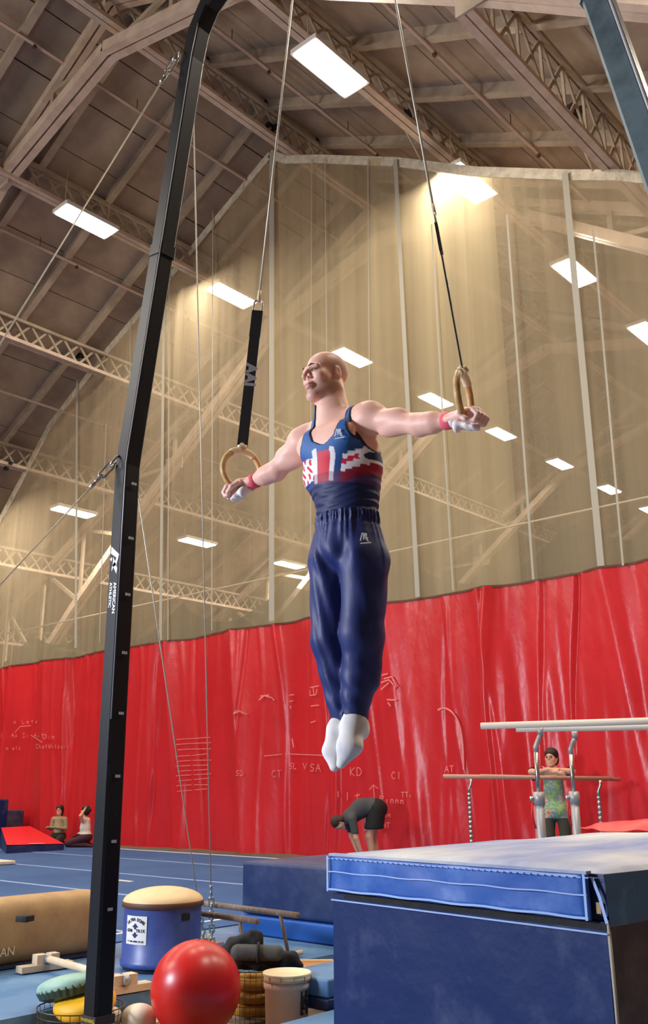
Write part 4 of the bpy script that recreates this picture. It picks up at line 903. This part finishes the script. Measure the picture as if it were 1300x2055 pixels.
for s in (-1,1):
    v.cone(L(s*.19,.0,H3-.20),L(s*.25,.16,BZ+.05),.048,.04,.02); v.cone(L(s*.25,.16,BZ+.05),L(-s*.05,.25,BZ+.045+.03*(s>0)),.04,.026,.015); hand_simple(v,L(-s*.05,.25,BZ+.045+.03*(s>0)),L(-s*1,.1,-.2),np.array([0,0,1.]))
    v.cone(L(s*.09,-.06,H3-.66),L(s*.10,-.06,.48),.085,.058,.03); v.cone(L(s*.10,-.06,.48),L(s*.10,-.08,.08),.056,.038,.03); v.cone(L(s*.10,-.09,.04),L(s*.11,.10,.03),.036,.03,.02)
P,a,b,c,R=head(v,L(0,.03,H3),f*.9+np.array((-.25,0,.0)),(0,0,1),.95)
v.mesh('body',m_pskin,g3); facefeat(P,g3)
hairvol(P,R,.95,[((0,-.08,.0),(-.04,-.10,-.14),.035,.03)]).mesh('hair',m_hair,g3)
m_tie=mat('tie_dye',S(170,190,120),.85,noise=(9,S(214,110,80),.42,.62))
nt=m_tie.node_tree; rp=[n for n in nt.nodes if n.type=='VALTORGB'][0]; 
for ps,cc in ((.46,S(120,170,120)),(.52,S(130,150,180)),(.57,S(224,206,150))): e=rp.color_ramp.elements.new(ps); e.color=(*cc,1)
x,y,z=v.grid(); ll=np.abs(x*l[0]+y*l[1]); d=v.d-.012; hwx=np.interp(z,[0,H3-.32,H3-.25,H3-.1],[.3,.3,.14,.10]); hwn=np.interp(z,[0,H3-.24,H3-.22,H3-.15,2],[-.2,-.02,.04,.065,.07])
bb=np.maximum.reduce([d,(H3-.74)-z,z-(H3-.13),ll-hwx,hwn-ll,ll-.165,np.where(np.abs(z-BZ-.04)<.10,x*f[0]+y*f[1]-.115,-1)]).astype(np.float32); v.mesh('tank_top',m_tie,g3,d=bb)
v.mesh('shorts',mat('olive_shorts',S(70,70,56),.85),g3,d=np.maximum.reduce([v.d-.010,z-(H3-.70),(H3-.96)-z]).astype(np.float32))
for s in (-1,1): bm=B(); tube(bm,[L(s*.215,.065,H3-.255),L(s*.24,.13,BZ+.09)],.052,14); obj('elbow_sleeve',bm,m_bk,g3,True)
# bending man
mc=at(725,1595,0,-8.69)
g4=person('person in grey T-shirt and black shorts bent double behind the crash block',(-8.78,10.62,0),0); g4.scale=(.92,)*3
hd=np.array([-rt0[0]*.96-.15*fw[0],-rt0[1]*.96-.15*fw[1],0.]); hd/=np.linalg.norm(hd); sd=np.cross((0,0,1),hd)  # head towards image left
L=lambda a,b,c: hd*a+sd*b+np.array([0,0,c])
v=Vol((-.62,-.62,-.01),(.62,.62,1.08),.011)
v.ell(L(-.20,0,.84),(.17,.17,.15)); v.cone(L(-.17,0,.88),L(.03,0,.87),.115,.115,.05); v.cone(L(.03,0,.86),L(.20,0,.74),.118,.105,.06); v.cone(L(.20,-.14,.72),L(.20,.14,.72),.055,.055,.05)
v.cone(L(.22,0,.72),L(.34,0,.69),.055,.050,.03)
for s in (-1,1):
    v.cone(L(-.20,s*.09,.80),L(-.12+.05*s,s*.10,.46),.095,.062,.03); v.cone(L(-.12+.05*s,s*.10,.46),L(-.18+.05*s,s*.10,.08),.062,.042,.03); v.cone(L(-.18+.05*s,s*.10,.04),L(.0+.05*s,s*.10,.03),.036,.03,.02)
    v.cone(L(.20,s*.17,.70),L(.15,s*.20,.44),.048,.038,.02); v.cone(L(.15,s*.20,.44),L(.06,s*.17,.20),.038,.026,.015); hand_simple(v,L(.06,s*.17,.20),L(-.12,0,-1),hd)
P,a,b,c,R=head(v,L(.385,0,.655),L(.05,0,-1),L(1,0,-.1),.95)
v.mesh('body',m_pskin,g4); hairvol(P,R,.92).mesh('hair',mat('brown_hair',S(64,40,30),.7),g4)
x,y,z=v.grid(); q=x*hd[0]+y*hd[1]; ll=np.abs(x*sd[0]+y*sd[1]); 
v.mesh('tee_shirt',m_greytee,g4,d=np.maximum.reduce([v.d-.018,-.13-q+(z-.9)*-.6,q-.31+(.72-z)*.2,.50-z]).astype(np.float32))
# loose shorts as their own volume
v2=Vol((-.62,-.62,.35),(.62,.62,1.08),.011); v2.ell(L(-.20,0,.85),(.185,.18,.16)); 
for s in (-1,1): v2.cone(L(-.20,s*.08,.82),L(-.17+.03*s,s*.11,.56),.135,.145,.03)
x,y,z=v2.grid(); q=x*hd[0]+y*hd[1]
v2.mesh('shorts',m_bk,g4,d=np.maximum.reduce([v2.d,.56-z,q+.06-(.9-z)*.3]).astype(np.float32))
bm=B(); 
for dx in (0,.035): ribbon(bm,[L(-.10+dx,-.237,.52),L(-.10+dx,-.24,.68),L(-.115+dx,-.215,.84)],.016,tuple(-sd),.006)
obj('side_stripes',bm,m_white,g4)
# ------------------------------------------------------------------ parallel bars
def pbar(lab,ends,hgt,railm,postm,split,rr,posts,sleeve=True,zoff=0):
    t=thing('parallel_bars',lab,'parallel bars',(ends[0][0][0],ends[0][0][1],0)); O=Vector((ends[0][0][0],ends[0][0][1],0))
    bm=B()
    for (a,b) in ends:
        a=Vector(a)-O;b=Vector(b)-O; d=(b-a).normalized(); n=d.cross(Vector((0,0,1)))
        bm=B(); R=Matrix((n,d,n.cross(d))).transposed(); 
        tubeobj('rail',[a,b],rr,railm,t,14)
    return t,O
# near set
r1=(at(965,1457,2,1.62),at(1330,1446,2,1.62)); r2=(at(1035,1463,2,1.62),at(1345,1458,2,1.62))
def ext(r,L):
    a,b=[Vector(q) for q in r]; d=(b-a); d.z=0; d.normalize(); return (a,a+d*L)
E1=ext(r1,3.3); E2=ext(r2,3.3)
dirn=(E1[1]-E1[0]).normalized()
t,O=pbar('grey steel parallel bars with pale rails, the nearer and taller set','' or (E1,E2),1.62,m_pale,m_steelgrey,.5,.031,None)
for (a,b),px in ((E1,(1083,1455)),(E2,(1152,1463))):
    u0=at(px[0],px[1],2,1.62); u0=Vector(u0)
    for off,vis in ((0,1),(2.2,0)):
        q=u0+dirn*off-O; back=-dirn*.0; bx=q+dirn*-.0-Vector((0,0,.0)); sx=-Vector(rt0)*.055
        tubeobj('swivel',[q+Vector((0,0,-.02)),q+Vector((0,0,-.10))],[.032,.026],m_steelgrey,t,12)
        tubeobj('upright_arm',[q+Vector((0,0,-.09)),q+sx*.3+Vector((0,0,-.12)),q+sx+Vector((0,0,-.20)),q+sx+Vector((0,0,-.24))],.024,m_steelgrey,t,12)
        tubeobj('inner_tube',[q+sx+Vector((0,0,-.22)),q+sx+Vector((0,0,-.68))],.021,m_chrome,t,14)
        tubeobj('upright',[q+sx+Vector((0,0,-.62)),q+sx+Vector((0,0,-1.60+.0))],.042,m_steelgrey,t,16)
        cl=tubeobj('collar',[q+sx+Vector((0,0,-.60)),q+sx+Vector((0,0,-.72))],.052,m_steelgrey,t,16)
        tubeobj('clamp_knob',[q+sx-Vector(rt0)*.04+Vector((0,0,-.66)),q+sx-Vector(rt0)*.085+Vector((0,0,-.66))],.022,m_chrome,cl,10)
        tubeobj('lever',[q+sx-Vector(rt0)*.06+Vector((0,0,-.69)),q+sx-Vector(rt0)*.075+Vector((0,0,-.8)),q+sx-Vector(rt0)*.05+Vector((0,0,-.92))],.010,m_redmat,cl,8)
c0=(E1[0]+E2[0])/2-O
bm=B(); 
for e in (E1,E2):
    a=e[0]-O; bar(bm,Vector((a.x,a.y,.05))+dirn*.1,Vector((a.x,a.y,.05))+dirn*3.0,.08,.08)
obj('base_frame',bm,m_steelgrey,t)
# far set
fa=(Vector(at(890,1558,2,1.188)),Vector(at(1228,1562,1,10.95))); fb=(Vector(at(965,1558,2,1.185)),Vector(at(1243,1564,1,11.25)))
t,O=pbar('old wooden parallel bars with notched posts, the farther lower set',(fa,fb),1.19,m_railwood,m_chrome,.5,.024,None)
for q,pz in ((at(945,1562,2,1.185),0),(at(1023,1562,2,1.185),0),(at(1204,1565,1,10.9),0)):
    q=Vector(q)-O; z=q.z
    tubeobj('upright_arm',[q,q+Vector((.0,0,-.06)),q+Vector((-.03,-.02,-.14)),q+Vector((-.03,-.02,-.2))],.020,m_chrome,t,10)
    pts=[];rs=[]; zz_=z-.19
    while zz_>.05: pts+= [q+Vector((-.03,-.02,zz_-z)),q+Vector((-.03,-.02,zz_-.035-z)),q+Vector((-.03,-.02,zz_-.04-z)),q+Vector((-.03,-.02,zz_-.055-z))]; rs+=[.026,.026,.019,.019]; zz_-=.06
    tubeobj('upright',pts,rs,m_chrome,t,12)
    bm=B(); box(bm,(q.x-.03,q.y-.02,.035),(.3,.12,.06)); obj('foot',bm,m_chrome,t)
# ------------------------------------------------------------------ foreground items
# red ball
def dpt(p): return float((np.array(p)-CP)@fw)
def onfloor(px,py,rpx,lift):      # point seen at (px,py) whose height above the low floor is lift*radius
    h=FL+.1
    for _ in range(30): p=at(px,py,2,h); r=rpx*dpt(p)/F; h=FL+lift*r
    return at(px,py,2,h),r
p,BRd=onfloor(393,1984,90,1)
bm=B(); bmesh.ops.create_uvsphere(bm,u_segments=48,v_segments=32,radius=BRd); o=obj('exercise_ball',bm,m_ball,None,True); o.location=(p[0],p[1],p[2]); tag(o,'big shiny red exercise ball in front of the blue dome','ball')
t=o; tubeobj('valve',[(0.,0.,BRd-.004),(0,0,BRd+.002)],.012,m_redmat,o,10)
# white bucket
p=at(575,2066,2,FL); t=thing('plastic_bucket','white plastic bucket with snap lid standing right of the red ball','bucket',(p[0],p[1],FL))
zt=at(575,1945,0,p[0])[2]; hh=Vector((0,0,at(575,1950,0,p[0])[2]-FL)).z; rr=47*dpt(p)/F
bm=B(); lathe(bm,[(0,0),(rr*.86,0),(rr*.9,.01),(rr*.95,hh*.72),(rr*1.0,hh*.725),(rr*1.01,hh*.84),(rr*.97,hh*.845),(rr*.97,hh*.93),(0,hh*.93)]); obj('pail',bm,m_bucket,t,True)
bm=B(); lathe(bm,[(rr*.98,hh*.86),(rr*1.06,hh*.865),(rr*1.06,hh*.93),(rr*1.04,hh*.955),(rr*1.07,hh*.985),(rr*1.04,hh),(rr*1.0,hh*1.0),(rr*.96,hh*.975),(0,hh*.975)]); obj('lid',bm,m_lid,t,True)
bm=B(); 
for k in range(12): a=k*math.pi/6; box(bm,(math.cos(a)*rr*1.065,math.sin(a)*rr*1.065,hh*.9),(.004,.004,.03))
o=obj('lid_tab',bm,m_tanlea,[c for c in t.children if c.name.startswith('lid')][0]); o['kind']='stuff'
vd=Vector((-p[0],-p[1],0)).normalized(); sdv=Vector((-vd.y,vd.x,0)); 
ld_=(vd*.62+sdv*.78).normalized(); tgv=Vector((-ld_.y,ld_.x,0))
bm=B(); 
for i in range(5):
    a0=math.atan2(ld_.y,ld_.x)+(i-2)*.09
    for j in range(12):
        if random.random()<.6: box(bm,(math.cos(a0)*rr*.945,math.sin(a0)*rr*.945,hh*.32+j*.011),(.010,.010,.008))
o=obj('printed_label',bm,m_dkprint,t); o['kind']='stuff'
# tan tray behind bucket
p=at(640,2000,2,-.08); t=thing('plastic_tray','tan plastic tray with flared rim behind the white bucket','tray',(p[0]-.04,p[1]+.02,FL+.08),math.radians(42))
bm=B(); a=[(-.18,-.10,.12),(.10,-.10,.12),(.10,.10,.12),(-.18,.10,.12)]; bq=[(-.13,-.05,0),(.03,-.05,0),(.03,.05,0),(-.13,.05,0)]
A=[bm.verts.new(q) for q in a]; Bq=[bm.verts.new(q) for q in bq]
for i in range(4): bm.faces.new((A[i],A[(i+1)%4],Bq[(i+1)%4],Bq[i]))
bm.faces.new(Bq); o=obj('tray_body',bm,m_tray,t); sm=o.modifiers.new('s','SOLIDIFY'); sm.thickness=.008
bm=B(); box(bm,(-.04,-.115,.12),(.34,.035,.012)); box(bm,(-.04,.115,.12),(.34,.035,.012)); box(bm,(.12,0,.12),(.04,.26,.012)); box(bm,(-.2,0,.12),(.04,.26,.012)); obj('rim',bm,m_tray,t)
# dome trainer
pc=np.array([-4.98,4.02]); t=thing('mushroom_trainer','blue drum trainer with domed cream leather top beside the left post','trainer',(pc[0],pc[1],0))
R_=.245; Hd=.36
bm=B(); lathe(bm,[(0,.02),(R_*1.02,.02),(R_*1.04,.05),(R_,.06),(R_*.985,Hd-.01),(R_*1.0,Hd),(0,Hd)],n=56); obj('drum',bm,m_domeside,t,True)
bm=B(); lathe(bm,[(R_*1.0,Hd-.01),(R_*1.045,Hd-.005),(R_*1.045,Hd+.022),(R_*1.0,Hd+.03)],n=56); obj('rim',bm,m_brown,t,True)
bm=B(); lathe(bm,[(R_*1.03,Hd+.02)]+[(R_*1.03*math.cos(a),Hd+.02+.085*math.sin(a)) for a in np.linspace(.1,math.pi/2,10)],n=56); obj('domed_top',bm,m_domelea,t,True)
bm=B(); lathe(bm,[(0,0),(R_*.95,0),(R_*.95,.03)],n=40); obj('base',bm,m_bag,t)
def curved(name,ang0,w,z0,z1,m,rad,parent,n=12,th=.002):
    bm=B(); L_=[]
    for i in range(n+1):
        a=ang0+(i/n-.5)*w/rad; L_.append((bm.verts.new((math.cos(a)*rad,math.sin(a)*rad,z0)),bm.verts.new((math.cos(a)*rad,math.sin(a)*rad,z1))))
    for q,s in zip(L_,L_[1:]): bm.faces.new((q[0],s[0],s[1],q[1]))
    return obj(name,bm,m,parent)
vang=math.atan2(-pc[1],-pc[0]); la=vang-.72
stk=curved('sticker',la,.165,.155,.315,m_white,R_*1.006,t)
def ctext(s,size,zc,arc,m,rad):
    n=len(s)
    for i,ch in enumerate(s):
        if ch==' ': continue
        u=(i-(n-1)/2)/max(n-1,1)
        a=la+u*arc[0]/rad; zz_=zc-arc[1]*(u*2)**2; tilt=-arc[2]*u
        nrm=Vector((math.cos(a),math.sin(a),0)); xd=Vector((-math.sin(a),math.cos(a),0)); xd=xd*math.cos(tilt)+Vector((0,0,math.sin(tilt)))
        text('sticker_print',ch,size,frame_mat(tuple(nrm*(rad+.0008)+Vector((0,0,zz_))),tuple(xd),tuple(nrm.cross(xd))),m,stk,.0004,.0012)
ctext('ULTRA DOME',.024,.296,(.125,.022,.9),m_dkprint,R_*1.008); ctext('GYM  TRIX',.023,.232,(.125,0,0),m_dkprint,R_*1.008); ctext('1-800-GYM-TRIX',.011,.172,(.12,0,0),m_dkprint,R_*1.008)
bm=B(); rad=R_*1.009
def sp(du,z): a=la+du/rad; return (math.cos(a)*rad,math.sin(a)*rad,z)
poly3(bm,[sp(-.026,.252),sp(-.012,.252),sp(-.006,.240),sp(.006,.240),sp(.012,.252),sp(.026,.252),sp(0,.275)]); poly3(bm,[sp(-.026,.212),sp(-.012,.212),sp(-.006,.224),sp(.006,.224),sp(.012,.212),sp(.026,.212),sp(0,.189)])
obj('sticker_print',bm,m_navyprint,stk)
curved('hand_slot',vang+.62,.062,.285,.322,m_bag,R_*1.004,t,8)
# tan horse body lying along the mat
t=thing('vault_horse','long tan leather vaulting horse body lying at the far left edge','horse',(-5.78,3.2,0))
prof=[]; nn_=28
bm=B(); ys_=[-1.2,-1.19,-1.12,.80,.88,.91]; sc_=[.0,.85,1,1,.9,.0]
rg=[]
for yv,sv in zip(ys_,sc_):
    ring=[]
    for k in range(nn_):
        a=2*math.pi*k/nn_; cx_=math.copysign(abs(math.cos(a))**.62,math.cos(a)); sz_=math.copysign(abs(math.sin(a))**.62,math.sin(a)); ring.append(bm.verts.new((cx_*.165*max(sv,.02),yv,.20+sz_*.20*max(sv,.02))))
    rg.append(ring)
for A,C in zip(rg,rg[1:]):
    for k in range(nn_): bm.faces.new((A[k],A[(k+1)%nn_],C[(k+1)%nn_],C[k]))
bm.faces.new(rg[0][::-1]); bm.faces.new(rg[-1]); obj('horse_body',bm,m_tanlea,t,True)
bm=B(); box(bm,(0,-.15,.012),(.3,1.9,.02)); obj('base_edge',bm,m_navy,t)
text('horse_print','AMERICAN',.07,frame_mat((.1665,.18-.0,.10),(0,1,0),(0,0,1)),m_tapecream,t,.0006,.001,'RIGHT'); text('horse_print','AAI',.07,frame_mat((.1665,-.16,.19),(0,1,0),(0,0,1)),m_tapecream,t,.0006,.001,'RIGHT')
p=at(50,1846,2,.41); tag(bevelbox('foam_chip',(p[0],p[1],.417),(.07,.07,.03),m_bag,None,.005,.4),'small black foam chip resting on the tan horse','foam')
# open bin behind the horse
t=thing('round_bin','open white-rimmed fabric bin behind the tan horse','bin',(-6.55,4.18,0.0))
p=(0,0)
bm=B(); lathe(bm,[(.11,0),(.135,.24),(.15,.26),(.138,.255),(.125,.23),(.10,.03),(0,.03)],n=28); obj('bin_shell',bm,m_offwhite,t,True)
tubeobj('bin_rim',[(.148*math.cos(a),.148*math.sin(a),.262) for a in np.linspace(0,2*math.pi,33)[:-1]],.007,m_web,t,6,True)
bm=B(); box(bm,(.14,-.03,.2),(.03,.04,.13)); obj('bin_strap',bm,m_bandblue,t)
# wooden parallette
a=Vector(at(92,1925,2,.06)); b=Vector(at(246,1968,2,.06)); d=(b-a).normalized(); n=Vector((-d.y,d.x,0))
t=thing('parallette','pale wooden parallette with white round rod on two block feet','parallette',(a.x,a.y,0.0)); 
for q in (Vector((0,0,0)),b-a):
    q=Vector((q.x,q.y,0)); bm=B(); bar(bm,q-n*.17+Vector((0,0,.02)),q+n*.17+Vector((0,0,.02)),.085,.035); obj('foot_board',bm,m_palewood,t)
    for s in (-1,1): bm=B(); bar(bm,q+n*s*.045-n*.028+Vector((0,0,.065)),q+n*s*.045+n*.028+Vector((0,0,.065)),.07,.055); obj('block',bm,m_palewood,t)
    tubeobj('rod_socket',[q-d*.05+Vector((0,0,.065)),q+d*.05+Vector((0,0,.065))],.026,m_steelgrey,t,14)
tubeobj('rod',[Vector((0,0,.065))-d*.06,Vector(((b-a).x,(b-a).y,.065))+d*.02],.021,m_palewood,t,16)
# low grey bars
t=thing('low_bars','pair of grey worn low parallel bars on thin legs before the navy block','low bars',(-4.5,4.6,0))
O=Vector((-4.5,4.6,0)); za=.275
A1=Vector(at(352,1806,2,za));A2=Vector(at(598,1837,2,za)); B1=Vector(at(272,1814,2,za)); B2=Vector(at(516,1849,2,za))
for a,b in ((A1,A2),(B1,B2)): tubeobj('bar',[a-O,b-O],.019,m_greywood,t,14)
for (a,b),u_ in (((A1,A2),.12),((A1,A2),.87),((B1,B2),.87),((B1,B2),.15)):
    q=a.lerp(b,u_)-O; ft=Vector((q.x+.02,q.y+(.06 if u_>.5 else 0),.02)); tubeobj('leg',[q,ft],.012,m_greywood,t,10)
for u_ in (.15,.87):
    q1=A1.lerp(A2,u_)-O; q2=B1.lerp(B2,u_)-O; d=(q1-q2); d.z=0; tubeobj('foot_rail',[Vector((q2.x+.02,q2.y+.06,.02))-d*.3,Vector((q1.x+.02,q1.y+.06,.02))+d*.35],.016,m_palewood,t,12)
# wire baskets
def basket(c,r,h,lab,nv=30,rows=5,gap=None):
    t=thing('wire_basket',lab,'basket',c); bm=B()
    for k in range(nv):
        a=2*math.pi*k/nv; tube(bm,[(r*.92*math.cos(a),r*.92*math.sin(a),0),(r*math.cos(a),r*math.sin(a),h)],.0018,4)
    o=obj('wire',bm,m_wirebk,t); o['kind']='stuff'
    for i in range(rows):
        zz_=h*i/(rows-1); rr_=r*(.92+.08*i/(rows-1)); tubeobj('hoop',[(rr_*math.cos(a),rr_*math.sin(a),zz_) for a in np.linspace(0,2*math.pi,41)[:-1]],.0032 if i==rows-1 else .0018,m_wirebk,t,6,True)
    return t
pb=at(163,2018,2,.026); br=86*dpt(pb)/F; bk=(pb[0],pb[1],FL+.025); BHt=.12
basket(bk,br,BHt,'round dark wire basket of foam pieces at the lower left, around the post foot')
def blob(name,c,r,m,lab,cat,rot=None,ribs=False,group=None,e=.75):
    t=thing(name,lab,cat,c,0,group); bm=B(); bmesh.ops.create_uvsphere(bm,u_segments=36,v_segments=20,radius=1)
    for v_ in bm.verts:
        q=v_.co; 
        if ribs and q.z<0: k=1+.03*math.sin(math.atan2(q.y,q.x)*40); q.x*=k;q.y*=k
        q.z=math.copysign(abs(q.z)**e,q.z)
        v_.co=Vector((q.x*r[0],q.y*r[1],q.z*r[2]))
    if rot: bmesh.ops.rotate(bm,verts=bm.verts,matrix=Matrix.Rotation(rot[0],3,rot[1]))
    o=obj('shell',bm,m,t,True); return t
pf=at(165,2040,1,bk[1]); 
blob('foam_roll',(bk[0]+.0,bk[1]+.02,.035),(.165,.15,.06),m_yellow,'bright yellow foam piece inside the left wire basket','foam',(.25,'X'),True)
blob('foam_roll',(bk[0]+.10,bk[1]+.10,FL+.09),(.06,.06,.05),m_offwhite,'cream foam scrap in the left wire basket','foam')
pt=at(140,1978,1,bk[1]-.0)
t=blob('pad_cushion',(pt[0],pt[1],pt[2]),(.19,.15,.055),m_sea,'seafoam green round pad lying tilted on the yellow foam','pad',(-.22,'Y'),False,None,.8)
blob_t=t; bm=B(); lathe(bm,[(.187,.0),(.190,-.015),(.172,-.045),(.12,-.062),(0,-.064)],n=60)
for i,v_ in enumerate(bm.verts):
    k=1+.02*(-1)**(i%2); v_.co.x*=k; v_.co.y*=k*.78
bmesh.ops.rotate(bm,verts=bm.verts,matrix=Matrix.Rotation(-.22,3,'Y')); obj('ribbed_underside',bm,m_seadark,t,False)
pw=at(278,2045,2,-.04); blob('foam_block',(pw[0],pw[1],FL+.075),(.09,.085,.075),m_offwhite,'off-white rounded foam block between left basket and red ball','foam')
pw=at(255,1950,2,.0)
# tall basket with bag
pb=at(502,2050,2,FL); bk2=(pb[0]-.03,pb[1]+.06,FL); bh=at(500,1938,1,bk2[1])[2]-FL
basket(bk2,.165,bh,'tall wire basket of mustard foam rolls behind ball and bucket',34,7)
for k in range(3):
    t=thing('foam_ring',['lowest mustard foam ring in the tall wire basket','middle mustard foam ring in the tall wire basket','top mustard foam ring in the tall wire basket'][k],'foam',(bk2[0],bk2[1],FL+.055+k*(bh-.09)/2.6),0,'mustard foam rings in the tall basket')
    tubeobj('ring_body',[(.098*math.cos(a),.098*math.sin(a),0) for a in np.linspace(0,2*math.pi,37)[:-1]],(bh-.09)/5.3,m_mustard,t,14,True)
t=thing('duffel_bag','black and grey duffel bag slumped on top of the tall wire basket','bag',(bk2[0],bk2[1],FL+bh+.035))
v=Vol((-.34,-.34,-.06),(.34,.34,.20),.009)
r3=np.array([rt0[0],rt0[1],0])
v.cone(-r3*.17+(0,0,.02),r3*.19+(0,0,.0),.055,.045,.03); v.cone(-r3*.12+(0,0,.07),-r3*.0+(0,0,.09),.05,.04,.03); v.cone(-r3*.02+(0,0,.12),r3*.02+(0,0,.13),.03,.02,.03); v.cone(r3*.15+(0,0,-.01),r3*.24+(0,0,-.03),.03,.02,.03); v.cone(-r3*.2+(0,0,-.01),r3*.2+(0,0,-.03),.03,.03,.03)
x,y,z=v.grid(); dd=(v.d+.006*np.sin(60*x+30*y)*np.sin(50*z+20*x)).astype(np.float32); v.mesh('bag_body',m_bag,t,d=dd)
v=Vol((-.34,-.34,-.06),(.34,.34,.20),.008); off=np.array([-fw[0],-fw[1],0])*.055; v.cone(-r3*.09+off+(0,0,.045),r3*.12+off+(0,0,.04),.042,.040,.02); v.mesh('side_pocket',m_baggrey,t)
bm=B(); ring=[]; tube(bm,[Vector(off*1.0)+Vector(r3)*.02+Vector((off[0]*.85*math.cos(a),off[1]*.85*math.cos(a),.043+.047*math.sin(a))) for a in np.linspace(-1.3,1.9,9)],.009,6); obj('bag_strap',bm,m_bag,t,True)
# left back: red wedge, blue blocks
P_=lambda x,y,z: Vector((x,y,z))
a=Vector(at(12,1713,2,0)); b=Vector(at(128,1706,2,0))
t=thing('incline_mat','bright red topped incline mat with navy sides at the far left','mat',(a.x,a.y,0)); 
w0=[Vector((0,0,.0)),Vector((b.x-a.x,b.y-a.y,0))]; bk_=Vector((-1.0,.55,0))
hh_=.42
pts=[w0[0],w0[1],w0[0]+Vector((0,0,.13)),w0[1]+Vector((0,0,.10))]
q1=Vector(at(2,1662,1,a.y+.9))-a; q2=Vector(at(60,1659,1,b.y+.25))-a
bm=B(); V=[bm.verts.new(q) for q in (pts[0],pts[1],pts[3],pts[2],q1,q2,Vector((q1.x,q1.y,0)),Vector((q2.x,q2.y,0)))]
for f_ in ((0,1,2,3),(0,3,4,6),(1,7,5,2),(6,4,5,7),(0,6,7,1)): bm.faces.new([V[i] for i in f_])
obj('wedge_side',bm,m_navy2,t)
bm=B(); Vt=[bm.verts.new(q+Vector((0,0,.012))) for q in (pts[2],pts[3],q2,q1)]; bm.faces.new(Vt); obj('wedge_top',bm,m_redmat,t)
bm=B(); e1=(pts[2]*.62+pts[3]*.38)+Vector((0,0,.02)); e2=(pts[2]*.35+pts[3]*.65)+Vector((0,0,.02)); up_=((q1-pts[2]).normalized())*.09; poly3(bm,[e1,e2,e2+up_,e1+up_]); obj('edge_tape',bm,m_chalk,t)
p=at(14,1662,1,11.0); tag(bevelbox('foam_block',(p[0]-.3,10.95,.33),(1.05,.6,.66),m_navy,None,.03),'dark navy foam block standing behind the red incline mat','mat')
p=at(-6,1700,1,10.2); tag(bevelbox('foam_block',(p[0]-.30,10.1,.45),(.7,.5,.9),m_blue,None,.04),'upright blue foam block cut by the left edge of the picture','mat')
p=at(2,1735,2,0); tag(bevelbox('floor_pad',(p[0]-.1,p[1],.03),(.5,.3,.05),m_offwhite,None,.01),'small pale pad on the carpet at the left edge','pad')
p=at(232,1880,2,0.06); tag(bevelbox('red_block',(-5.42,4.16,.09),(.1,.12,.17),m_redmat,None,.02),'small red foam block between the horse and blue dome','foam')
